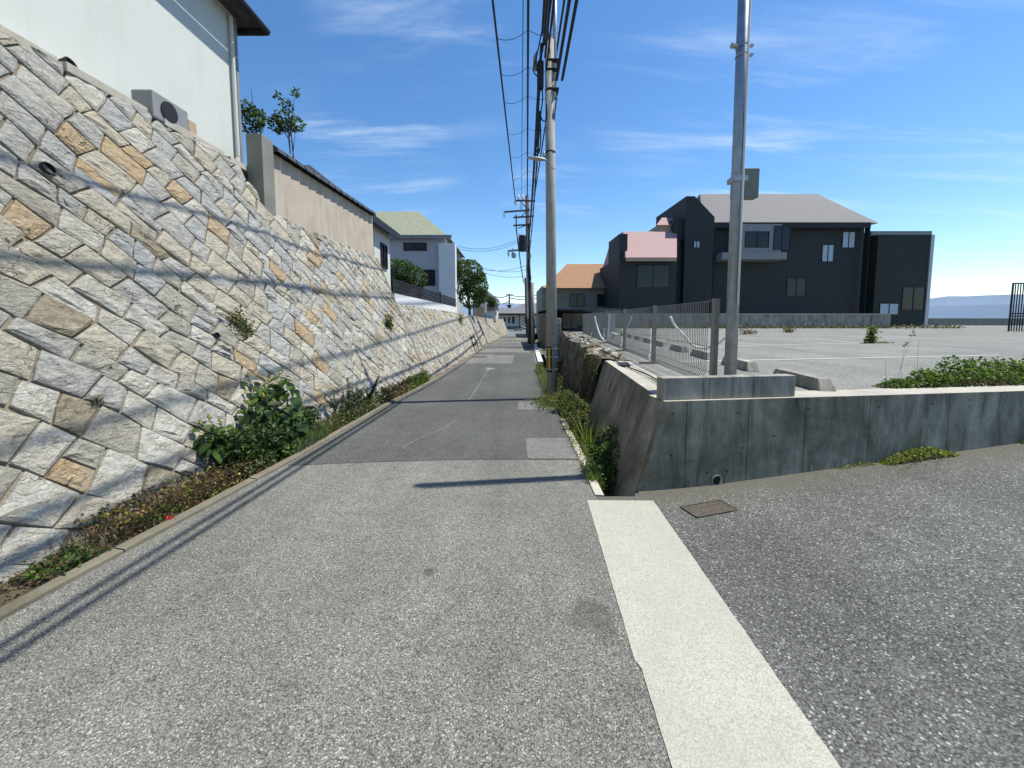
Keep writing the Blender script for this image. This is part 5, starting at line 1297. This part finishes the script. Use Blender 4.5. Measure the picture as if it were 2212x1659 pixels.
# low wall along the far side of the lot, in panels
lw = empty('lot_wall', (at(1500, 700, 29).x, 29, LOTZ), 'long low grey-brown concrete wall along the far side of the parking lot', 'wall')
x = at(1215, 690, 29).x; xe = at(1900, 690, 29).x
while x < xe:
    b = MB(); b.box((x + 1.23, 29, LOTZ + .50), (2.44, .18, 1.02)); b.build('panel', M['conc_block'], lw); b = MB(); b.box((x + 1.23, 29, LOTZ + 1.05), (2.46, .24, .08)); b.build('cap', M['conc_top'], lw); x += 2.46
# rear edge: low dark kerb + planting beyond the annexe
b = MB(); b.box((50, 40, LOTZ + .35), (36, .4, .75)); b.build('edge_wall', M['olive_wall'], label='dark low wall at the far right edge of the parking lot', cat='wall')
# black railing at far right
br = empty('black_railing', (at(2205, 690, 22).x, 22, LOTZ), 'black metal railing at the right edge of the parking lot', 'railing')
xa_, xb_ = at(2190, 600, 22).x, at(2190, 600, 22).x + 6; zt_ = at(2200, 612, 22).z; zb_ = at(2200, 683, 22).z
for z in (zt_, zb_ + .15, zb_): b = MB(); b.bar((xa_, 22, z), (xb_, 22, z), .07); b.build('rail', M['black'], br)
x = xa_
while x < xb_: b = MB(); b.bar((x, 22, LOTZ - .01), (x, 22, zt_), .06 if abs((x - xa_) % 1.5) < .01 else .035); b.build('bar', M['black'], br); x += .15
# far scrub line at lot's edge
rnd = random.Random(61)
b = MB(); 
def scr(): x = rnd.uniform(5, 33); return Vector((x, 28.4 + rnd.uniform(-.5, .3), LOTZ + .02 + abs(rnd.gauss(0, .10))))
cloud(b, 2600, scr, .12, rnd, [0, 1, 2]); b.build('weeds', [M['leaf_dark'], M['leaf_dry'], M['leaf_olive']], kind='stuff', label='thin strip of weeds along the foot of the far lot wall')

# =================================================================== FAR TERRAIN
b = MB(); vs = []; n = 48
Rs = [0, 20, 45, 62, 90, 140, 220, 400, 800, 1500, 4000]
def tz(r, x, y):
    base = -1.3 if r < 62 else -1.3 - (r - 62) * .05
    return max(-70, base)
for r in Rs:
    for k in range(n): a = 2 * math.pi * k / n; vs.append((r * math.cos(a), r * math.sin(a) + 5, tz(r, 0, 0)))
b.mesh(vs, [(j * n + k, j * n + (k + 1) % n, (j + 1) * n + (k + 1) % n, (j + 1) * n + k) for j in range(len(Rs) - 1) for k in range(n)])
b.build('terrain', M['terrain'], kind='structure')
b = MB(); b.face([(40000 * math.cos(2 * math.pi * k / 40), 40000 * math.sin(2 * math.pi * k / 40), -66) for k in range(40)]); b.build('sea', M['sea'], kind='structure')
# cross street at the lane end
b = MB(); b.face([(-60, 50, -.352), (60, 50, -.352), (60, 80, -.352), (-60, 80, -.352)]); b.build('cross_street', M['road_mid'], kind='structure')
# hills across the bay
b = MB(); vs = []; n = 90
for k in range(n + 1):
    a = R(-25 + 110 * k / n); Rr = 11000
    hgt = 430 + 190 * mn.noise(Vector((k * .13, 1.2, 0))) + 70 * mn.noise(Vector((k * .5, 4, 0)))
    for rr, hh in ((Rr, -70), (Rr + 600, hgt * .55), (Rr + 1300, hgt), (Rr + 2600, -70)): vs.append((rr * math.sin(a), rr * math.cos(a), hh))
b.mesh(vs, [(k * 4 + i, (k + 1) * 4 + i, (k + 1) * 4 + i + 1, k * 4 + i + 1) for k in range(n) for i in range(3)]); b.build('hills', M['hill_hazed'], kind='structure')

# =================================================================== PLANTS
# broad-leaved shrub (leaf as a shared mesh, each leaf a part)
def big_leaf():
    b = MB(); L = 1.0
    prof = [(0, 0), (.06, .26), (.25, .43), (.48, .40), (.72, .22), (.9, .07), (1.0, 0)]
    vs = [(0, 0, 0)]
    mid = [(x, 0, -.22 * x * x) for x, w in prof]
    l = [(x, w, -.22 * x * x + .13 * w) for x, w in prof[1:-1]]; r = [(x, -w, -.22 * x * x + .13 * w) for x, w in prof[1:-1]]
    V = mid + l + r; n = len(mid); nl = len(l); F = [(0, 1, n), (0, n + nl, 1)]
    for i in range(nl - 1): F += [(i + 1, i + 2, n + i + 1, n + i), (i + 1, n + nl + i, n + nl + i + 1, i + 2)]
    F += [(nl, nl + 1, n + nl - 1), (nl, n + 2 * nl - 1, nl + 1)]
    b.mesh(V, F); return b
LEAF = {k: big_leaf().data('leaf', M[k], True) for k in ('leaf_big', 'leaf_yellow', 'leaf_green', 'leaf_dark')}
def leaf_shrub(label, base, tips, rnd, size, per=9, dark=.25, cat='shrub'):
    root = empty('broadleaf_shrub', base, label, cat)
    base = Vector(base); b = MB()
    for tip in tips:
        tip = Vector(tip); mid = base.lerp(tip, .5) + Vector((rnd.uniform(-.03, .03), rnd.uniform(-.03, .03), .03)); b.tube([base + Vector((rnd.uniform(-.04, .04), rnd.uniform(-.05, .05), -.02)), mid, tip], [.010, .008, .004], 6)
    b.build('stem', M['stem'], root)
    for tip in tips:
        tip = Vector(tip); a0 = rnd.uniform(0, 6)
        for k in range(per):
            a = a0 + k * 2.4; f = k / per; o = Vector((math.cos(a), math.sin(a), 0))
            c = tip + Vector((0, 0, -.16 * f)) + o * (.02 + .05 * f); c2 = c + o * .03
            s = size * (.45 + .65 * f) * rnd.uniform(.85, 1.2); pitch = .15 + .75 * f + rnd.uniform(-.15, .25)
            mt = Matrix.Translation(c2) @ Matrix.Rotation(a + rnd.uniform(-.3, .3), 4, 'Z') @ Matrix.Rotation(pitch, 4, 'Y') @ Matrix.Rotation(rnd.uniform(-.4, .4), 4, 'X') @ Matrix.Scale(s, 4)
            key = 'leaf_green' if f < .15 else ('leaf_green' if rnd.random() < .25 else ('leaf_dark' if rnd.random() < dark else 'leaf_big'))
            inst(LEAF[key], 'leaf', root, mt)
        for k in range(5):   # yellow buds at the growing tip
            a = k * 1.25; mt = Matrix.Translation(tip + Vector((0, 0, .01 + .012 * k))) @ Matrix.Rotation(a, 4, 'Z') @ Matrix.Rotation(-1.0, 4, 'Y') @ Matrix.Scale(size * .22, 4); inst(LEAF['leaf_yellow'], 'leaf', root, mt)
    return root
rnd = random.Random(71)
Ys = 4.45
def q1(px, py, Y): return at(px, py, Y)
def c1(x, y): return ((460 + x / 5.53) * S, (900 + y / 5.53) * S)
tips = [q1(*c1(x, y), Y) for x, y, Y in ((890, 260, 4.5), (1330, 220, 4.65), (720, 430, 4.4), (860, 500, 4.35), (1090, 440, 4.45), (1430, 340, 4.6), (1100, 540, 4.3), (1180, 330, 4.65), (700, 640, 4.35), (900, 640, 4.2), (1250, 620, 4.35), (1420, 560, 4.5), (1040, 760, 4.2), (820, 820, 4.25), (1480, 740, 4.5), (1300, 800, 4.35), (1560, 620, 4.7), (620, 560, 4.3), (760, 900, 4.15), (600, 780, 4.25), (1150, 900, 4.2), (980, 960, 4.15))]
leaf_shrub('large broad-leaved green shrub growing at the foot of the stone wall', (-2.62, 4.5, road_z(4.5)), tips, rnd, .165, 10, .35)
tips = [q1(*c1(x, y), Y) for x, y, Y in ((350, 850, 3.72), (500, 900, 3.8), (230, 930, 3.66), (420, 1010, 3.66), (560, 1060, 3.8), (310, 1080, 3.66), (140, 960, 3.7))]
leaf_shrub('smaller broad-leaved plant just left of the large shrub', (-2.66, 4.0, road_z(4.0)), tips, rnd, .17, 9, .35)

def plant(name, build, mats, label, cat='weed', group=None, kind=None):
    b = MB(); build(b); return b.build(name, mats, label=label, cat=None if kind else cat, group=group, kind=kind)
def bed(y0, y1, f0=0.0, f1=1.0, hz=.0, rnd=rnd):
    def f():
        y = rnd.uniform(y0, y1); a, c = lx(y) - KW, foot_base(y) + .02; t = rnd.uniform(f0, f1)
        return Vector((a + (c - a) * t, y, road_z(y) + .01 + hz * rnd.random() ** 1.6))
    return f
GB = 'weed'
# dark undergrowth below the shrubs
plant('undergrowth', lambda b: (cloud(b, 3800, bed(3.6, 5.0, 0.05, 1.1, .46, rnd), .05, rnd, [0, 1, 2])), [M['leaf_dark'], M['leaf_dark'], M['leaf_green']], 'dark undergrowth beneath the broad-leaved shrubs', kind='stuff')
# grass clump right of the shrub
plant('grass_clump', lambda b: (blades(b, 900, bed(4.35, 5.1, -.10, .7, .02, rnd), .26, rnd, [0, 1], .0035, .6), cloud(b, 500, bed(4.3, 5.2, 0, 1, .22, rnd), .035, rnd, 2)), [M['leaf_grass'], M['leaf_grey'], M['leaf_green']], 'tuft of bright grass at the kerb right of the large shrub', 'grass')
# olive and yellow low weeds from there on
plant('low_weeds', lambda b: (cloud(b, 2600, bed(4.9, 6.9, 0, 1, .22, rnd), .035, rnd, [0, 1, 2, 3]), blades(b, 350, bed(4.9, 6.5, 0, 1, .02, rnd), .18, rnd, [0, 1], .003)), [M['leaf_olive'], M['leaf_grass'], M['leaf_green'], M['leaf_dry']], 'olive and yellowish low weeds between kerb and wall', kind='stuff')
# tall thin-stemmed feathery weeds
def spiky(b, base, tip, rnd, n, size, m):
    base, tip = Vector(base), Vector(tip); b.tube([base, base.lerp(tip, .5) + Vector((.01, 0, 0)), tip], [.006, .005, .002], 5, m=0)
    for k in range(n):
        t = .15 + .85 * k / n; p = base.lerp(tip, t); cloud(b, 1, lambda: p, size * (1.25 - .8 * t), rnd, m, 0, .8)
for i, (x0, y0, x1, y1, Y, nn, lb) in enumerate(((930, 1040, 1235, 300, 6.7, 260, 'dark tall leaning weed against the stone wall'), (700, 1090, 655, 330, 6.1, 150, 'tallest upright grey-green weed by the stone wall'), (770, 1050, 740, 480, 6.3, 130, 'pale middle weed of the upright group by the wall'), (860, 1030, 830, 400, 6.5, 130, 'upright weed just left of the leaning dark one'), (560, 1120, 570, 560, 5.9, 110, 'short upright weed with grey leaves at the wall'), (450, 1150, 400, 560, 5.7, 100, 'leftmost thin upright weed of the group'))):
    def e1c(x, y): return ((780 + x / 7.373) * S, (900 + y / 7.373) * S)
    mats = [M['stem'], M['leaf_dark'] if i == 0 else M['leaf_grey'], M['leaf_green']]
    tp = at(*e1c(x1, y1), Y); bs = at(*e1c(x0, y0), Y); bs.z = road_z(Y)
    b = MB(); spiky(b, bs, tp, rnd, nn, .055, 1)
    for k in range(5): t = bs.lerp(tp, rnd.uniform(.15, .6)); e = t + Vector((rnd.uniform(-.14, .14), rnd.uniform(-.14, .14), rnd.uniform(.10, .28))); spiky(b, t, e, rnd, 34, .04, rnd.choice((1, 2)))
    b.build('tall_weed', mats, label=lb, cat='weed', group='tall weeds at the foot of the stone wall')
plant('low_weeds', lambda b: (cloud(b, 1700, bed(5.9, 7.3, 0, 1, .28, rnd), .035, rnd, [0, 1, 2]), blades(b, 400, bed(6.0, 7.0, 0, .6, .02, rnd), .26, rnd, [3, 1], .0035, .7)), [M['leaf_dark'], M['leaf_green'], M['leaf_grey'], M['leaf_dry']], 'darker weeds and dry grass round the tall weeds', kind='stuff')
plant('low_weeds', lambda b: (cloud(b, 2600, bed(7.5, 9.2, 0, 1.1, .28, rnd), .045, rnd, [0, 1, 2]),), [M['leaf_red'], M['leaf_dry'], M['leaf_olive']], 'reddish brown weeds along the kerb farther on', kind='stuff')
plant('grass_clump', lambda b: (cloud(b, 1600, bed(8.8, 10.6, 0, 1.1, .32, rnd), .05, rnd, [0, 1]), blades(b, 300, bed(8.8, 10.8, 0, 1, .02, rnd), .3, rnd, 1, .006)), [M['leaf_green'], M['leaf_grass']], 'bright green weeds at the far end of the weedy strip', 'grass')
# ground cover in front (left)
plant('ground_cover', lambda b: (cloud(b, 5600, bed(2.5, 4.0, .05, 1.25, .18, rnd), .026, rnd, [0, 0, 1, 2, 3])), [M['leaf_red'], M['leaf_olive'], M['leaf_dry'], M['leaf_yellow']], 'mat of reddish and yellow creeping plants below the stones', kind='stuff')
plant('dry_stems', lambda b: (blades(b, 1100, bed(2.3, 3.7, .2, 1.2, .06, rnd), .13, rnd, 0, .0018, 1.4)), [M['leaf_dry']], 'tangle of dry brown stems at the wall foot', kind='stuff')
plant('small_weed', lambda b: (cloud(b, 420, bed(2.62, 2.92, .0, .6, .11, rnd), .022, rnd, [0, 1])), [M['leaf_green'], M['leaf_dark']], 'small leafy green weed with red flowers at the kerb')
plant('small_weed', lambda b: (cloud(b, 300, bed(2.08, 2.38, .0, .8, .09, rnd), .03, rnd, [0, 1]), spiky(b, (lx(2.25) - .12, 2.25, road_z(2.2)), (lx(2.25) - .14, 2.25, road_z(2.2) + .16), rnd, 22, .03, 0)), [M['leaf_green'], M['leaf_grass']], 'nearest bright green weed at the kerb, below a brown stone')
plant('low_weeds', lambda b: (cloud(b, 1300, bed(1.2, 3.1, .1, 1.1, .04, rnd), .018, rnd, [0, 1, 2])), [M['leaf_olive'], M['leaf_dry'], M['leaf_red']], 'sparse creeping weeds along the nearest kerb', kind='stuff')
# red flowers on pale stems
for k, (px, py, Y, lb) in enumerate(((365, 1118, 2.78, 'upper left red flower above the kerb weeds'), (373, 1120, 2.80, 'red flower beside the upper left one'), (401, 1144, 2.82, 'lower red flower closest to the kerb'))):
    q = at(px, py, Y); fl = empty('red_flower', (q.x, q.y, road_z(Y)), lb, 'flower', 'red flowers at the kerb')
    b = MB(); b.tube([Vector((q.x + .01, q.y, road_z(Y))), Vector((q.x + .004, q.y, (q.z + road_z(Y)) / 2)), q], .0022, 5); b.build('stem', M['leaf_grass'], fl)
    b = MB(); cloud(b, 22, lambda: q + Vector((rnd.gauss(0, .005), rnd.gauss(0, .005), rnd.gauss(0, .004))), .02, rnd); b.build('bloom', M['flower'], fl)
# tufts rooted in wall joints
def on_wall(px, py):
    rr = ray(px, py); best = None
    for k in range(900):
        Y = 1.5 + k * .02; p = Vector((rr.x * Y, Y, EYE + rr.z * Y)); v = (p.z - road_z(Y)) * NL; e = abs(wpt(Y, v).x - p.x)
        if best is None or e < best[0]: best = (e, Y, v)
    return best[1], best[2]
for k, (px, py, r, n, lb) in enumerate(((500, 690, .06, 160, 'small green tuft high in a joint of the tall wall'), (515, 705, .07, 200, 'trailing tuft below the small one in the tall wall'), (530, 718, .06, 150, 'lowest of the three trailing tufts in the tall wall'), (197, 872, .04, 70, 'dry grass tuft in a joint low in the tall wall'), (835, 700, .10, 300, 'weeds growing in the dark gap between the two walls'), (1020, 692, .22, 300, 'green tuft at the top of the far wall near the pipe'))):
    Y, v = on_wall(px, py); c = wpt(Y, v, .04); b = MB()
    if k == 3: blades(b, 60, lambda: c + Vector((rnd.gauss(0, .01), rnd.gauss(0, .015), -.02)), .12, rnd, 0, .0025, .9)
    else: cloud(b, n, lambda: c + Vector((abs(rnd.gauss(0, r * .3)), rnd.gauss(0, r), rnd.gauss(0, r))), .03 if k < 4 else .06, rnd, [0, 1])
    b.build('wall_tuft', [M['leaf_dry'] if k == 3 else M['leaf_olive'], M['leaf_dark']], label=lb, cat='weed', group='tufts growing in the stone walls')

# ditch plants on the right
def dit(y0, y1, xo0, xo1, z0, z1):
    def f():
        y = rnd.uniform(y0, y1); return Vector((rx(y) + rnd.uniform(xo0, xo1), y, road_z(y) + rnd.uniform(z0, z1)))
    return f
plant('ditch_weeds', lambda b: (cloud(b, 2600, dit(4.0, 5.6, .10, .55, -.75, -.02), .045, rnd, [0, 1, 2])), [M['leaf_dark'], M['leaf_green'], M['leaf_dark']], 'dark weeds filling the ditch below the concrete wall', kind='stuff')
plant('ditch_bush', lambda b: (cloud(b, 1500, blob_pts([(Vector((1.16, 4.35, -.13)), .17), (Vector((1.05, 4.15, -.32)), .16), (Vector((1.22, 4.6, 0.0)), .14), (Vector((1.02, 4.6, -.25)), .18)], rnd), .04, rnd, [0, 1, 2])), [M['leaf_green'], M['leaf_grass'], M['leaf_dark']], 'leafy green bush leaning out of the ditch beside the concrete wall', 'bush')
plant('ditch_bush', lambda b: (cloud(b, 1300, blob_pts([(Vector((.98, 5.6, -.05)), .16), (Vector((1.05, 6.0, .02)), .17), (Vector((1.0, 6.7, .0)), .2)], rnd), .04, rnd, [0, 1, 2])), [M['leaf_green'], M['leaf_dark'], M['leaf_olive']], 'darker small bush in the ditch behind the long-bladed grass', 'bush')
plant('long_grass', lambda b: (blades(b, 46, lambda: Vector((1.0 + rnd.gauss(0, .035), 4.95 + rnd.gauss(0, .05), -.42)), .68, rnd, [0, 1], .009, .45)), [M['leaf_green'], M['leaf_grass']], 'clump of long narrow green blades rising from the ditch', 'grass')
plant('edge_grass', lambda b: (blades(b, 380, dit(3.55, 4.0, -.03, .12, -.12, .0), .17, rnd, [0, 1], .0035, .5), cloud(b, 300, dit(3.5, 4.3, -.04, .15, -.12, .06), .025, rnd, [0, 1])), [M['leaf_grass'], M['leaf_green']], 'yellow-green grass tuft at the near end of the ditch edge', 'grass')
plant('edge_grass', lambda b: (blades(b, 420, dit(4.2, 6.2, -.03, .14, -.1, .0), .13, rnd, [0, 1], .003, .7), cloud(b, 700, dit(4.2, 6.4, -.04, .16, -.15, .08), .028, rnd, [0, 1, 2])), [M['leaf_grass'], M['leaf_olive'], M['leaf_green']], 'low yellowish weeds along the broken edge of the lane', kind='stuff')
plant('edge_grass', lambda b: (cloud(b, 1500, lambda: Vector((B1.x - .05 + rnd.gauss(0, .20), B1.y - .75 + rnd.gauss(0, .30), road_z(7.5) + abs(rnd.gauss(0, .06)))), .04, rnd, [0, 1, 2]), blades(b, 260, lambda: Vector((B1.x + rnd.gauss(0, .2), B1.y - .4 + rnd.gauss(0, .3), road_z(7.5))), .25, rnd, [1, 3], .004, .6)), [M['leaf_green'], M['leaf_grass'], M['leaf_olive'], M['leaf_dry']], 'weeds crowding round the foot of the near utility pole', 'weed')
plant('edge_grass', lambda b: (blades(b, 800, lambda: (lambda y: Vector((rx(y) + rnd.uniform(-.12, .10), y, road_z(y))))(rnd.uniform(8.6, 13.5)), .30, rnd, [0, 1, 2], .007, .6), cloud(b, 900, lambda: (lambda y: Vector((rx(y) + rnd.uniform(-.12, .12), y, road_z(y) + rnd.uniform(0, .2))))(rnd.uniform(8.8, 13.8)), .05, rnd, [0, 2])), [M['leaf_grass'], M['leaf_dry'], M['leaf_green']], 'dry and green grass along the lane edge behind the near pole', kind='stuff')
plant('ditch_weeds', lambda b: (cloud(b, 3000, lambda: (lambda y: Vector((rx(y) + rnd.uniform(.05, .5), y, road_z(y) + rnd.uniform(-.6, .15))))(rnd.uniform(6.2, 13)), .05, rnd, [0, 1, 2]), blades(b, 260, lambda: (lambda y: Vector((rx(y) + rnd.uniform(.1, .4), y, road_z(y) - .3)))(rnd.uniform(6.3, 11)), .6, rnd, [2, 1], .004, .8)), [M['leaf_dark'], M['leaf_green'], M['leaf_dry']], 'dark weeds and pale dry stalks in the ditch behind the near pole', kind='stuff')
# moss and creepers on the rock face
plant('rock_creeper', lambda b: [cloud(b, n, (lambda cy, ch, sy, sh_: (lambda: (lambda y, h: Vector((rockx(y, h) - .02, y, road_z(y) + DZ + (LOTZ - road_z(y) - DZ) * h)))(cy + rnd.gauss(0, sy), max(0, min(1, ch + rnd.gauss(0, sh_))))))(cy, ch, sy, sh_), .035, rnd, m) for cy, ch, sy, sh_, n, m in ((7.4, .62, .28, .16, 1300, [0, 1]), (7.9, .9, .5, .06, 700, [2, 3]), (10.2, .86, .5, .1, 700, [3, 2]), (8.6, .35, .5, .15, 500, [1, 0]))], [M['leaf_red'], M['leaf_dark'], M['leaf_olive'], M['leaf_green']], 'reddish and green creepers hanging on the rough rock face', kind='stuff')

# plants on the lot and along the concrete wall
def lotc(x, y, Y): return at((2140 + x / 5.183) * S, (680 + y / 5.183) * S, Y)
def patch(y_, x0, x1, h): 
    def f():
        t = rnd.random(); x = x0 + (x1 - x0) * t; hh = h * (.18 + .82 * min(1, t * 2.6) ) * (.8 + .9 * mn.noise(Vector((x * 4, 3, 1))) + .6 * mn.noise(Vector((x * 11, 7, 1))))
        yy = P0.y + (x - P0.x) * .13 + .30 + rnd.uniform(-.03, .55) * min(1, .3 + t); return Vector((x, yy, LOTZ + hh * rnd.random() ** .8))
    return f
xs_ = 3.62
plant('weed_patch', lambda b: (cloud(b, 6500, patch(0, 4.05, 6.8, .24), .036, rnd, [0, 1, 2]), cloud(b, 2600, patch(0, 4.0, 6.8, .07), .026, rnd, [3])), [M['leaf_green'], M['leaf_grass'], M['leaf_green'], M['leaf_dry']], 'spreading patch of leafy green weeds behind the top of the concrete wall', 'weed')
q = lotp(1880, 741)
plant('upright_weed', lambda b: [spiky(b, q, q + Vector((.05, 0, .47)), rnd, 60, .11, 0), cloud(b, 240, lambda: q + Vector((rnd.gauss(.02, .07), rnd.gauss(0, .07), rnd.uniform(0, .5))), .08, rnd, 1), cloud(b, 80, lambda: q + Vector((rnd.uniform(-.1, .6), rnd.gauss(0, .05), .02)), .06, rnd, 2)][0], [M['leaf_green'], M['leaf_grass'], M['leaf_olive']], 'single upright yellow-green weed growing through the lot surface')
for px, py, hgt, lb in ((1615, 722, .35, 'small dry bush on the lot just right of the steel pole'), (1703, 718, .3, 'faint dry bush on the lot left of the painted bay corner')):
    q = lotp(px, py); plant('dry_weed', lambda b: (cloud(b, 130, lambda: q + Vector((rnd.gauss(0, .18), rnd.gauss(0, .15), abs(rnd.gauss(0, .12)))), .09, rnd, [0, 1]), blades(b, 60, lambda: q + Vector((rnd.gauss(0, .12), rnd.gauss(0, .1), 0)), hgt, rnd, 1, .008, .5)), [M['leaf_olive'], M['leaf_dry']], lb, 'weed')
for k, (x0, y0, x1, y1) in enumerate(((415, 1420, 380, 1130), (505, 1420, 760, 740), (580, 1400, 640, 900), (775, 1350, 760, 1200), (2140, 1250, 2170, 1050), (810, 1350, 815, 880))):
    p = lotc(x0, y0, 4.2); p.z = LOTZ; b = MB(); e = lotc(x1, y1, 4.2); b.tube([p, p.lerp(e, .5) + Vector((-.01, 0, 0)), e], [.0022, .0016, .0010], 4)
    if k in (1, 2): cloud(b, 9, lambda: e + (p - e) * rnd.uniform(0, .12), .03, rnd)
    b.build('grass_stalk', M['leaf_dry'], label=['thin dry stalk at the left end of the weed patch', 'tallest leaning seed stalk over the lot', 'leaning stalk beside the tallest one', 'short thin stalk in the weed patch', 'thin stalk at the right edge of the weed patch', 'faint upright stalk behind the leaning ones'][k], cat='grass', group='thin stalks above the weed patch')
# creeping plant at the wall's foot
def wf(px0, px1, h, spread):
    def f():
        t = rnd.random(); s0, _ = on_front(px0, 1000); s1, _ = on_front(px1, 1000); s = s0 + (s1 - s0) * t; p = fp(s, 0); o = rnd.uniform(.01, spread) ; x, y = p.x + nf.x * o, p.y + nf.y * o
        return Vector((x, y, gz(x, y) + .005 + h * math.sin(math.pi * t) * rnd.random()))
    return f
plant('creeping_plant', lambda b: (cloud(b, 1300, wf(1895, 2045, .11, .10), .022, rnd, [0, 1]), blades(b, 60, wf(1900, 2000, .02, .22), .08, rnd, 2, .002, 1.6)), [M['leaf_grass'], M['leaf_yellow'], M['leaf_dry']], 'yellow-green creeping plant at the foot of the concrete wall', 'weed')
plant('creeping_plant', lambda b: (cloud(b, 160, wf(1805, 1880, .03, .04), .016, rnd, [0, 1])), [M['leaf_grass'], M['leaf_yellow']], 'thin row of tiny leaves left of the creeping plant at the wall foot', 'weed')
plant('creeping_plant', lambda b: (cloud(b, 260, wf(2195, 2235, .07, .08), .022, rnd, [0, 1])), [M['leaf_grass'], M['leaf_green']], 'small weed at the right end of the concrete wall foot', 'weed')
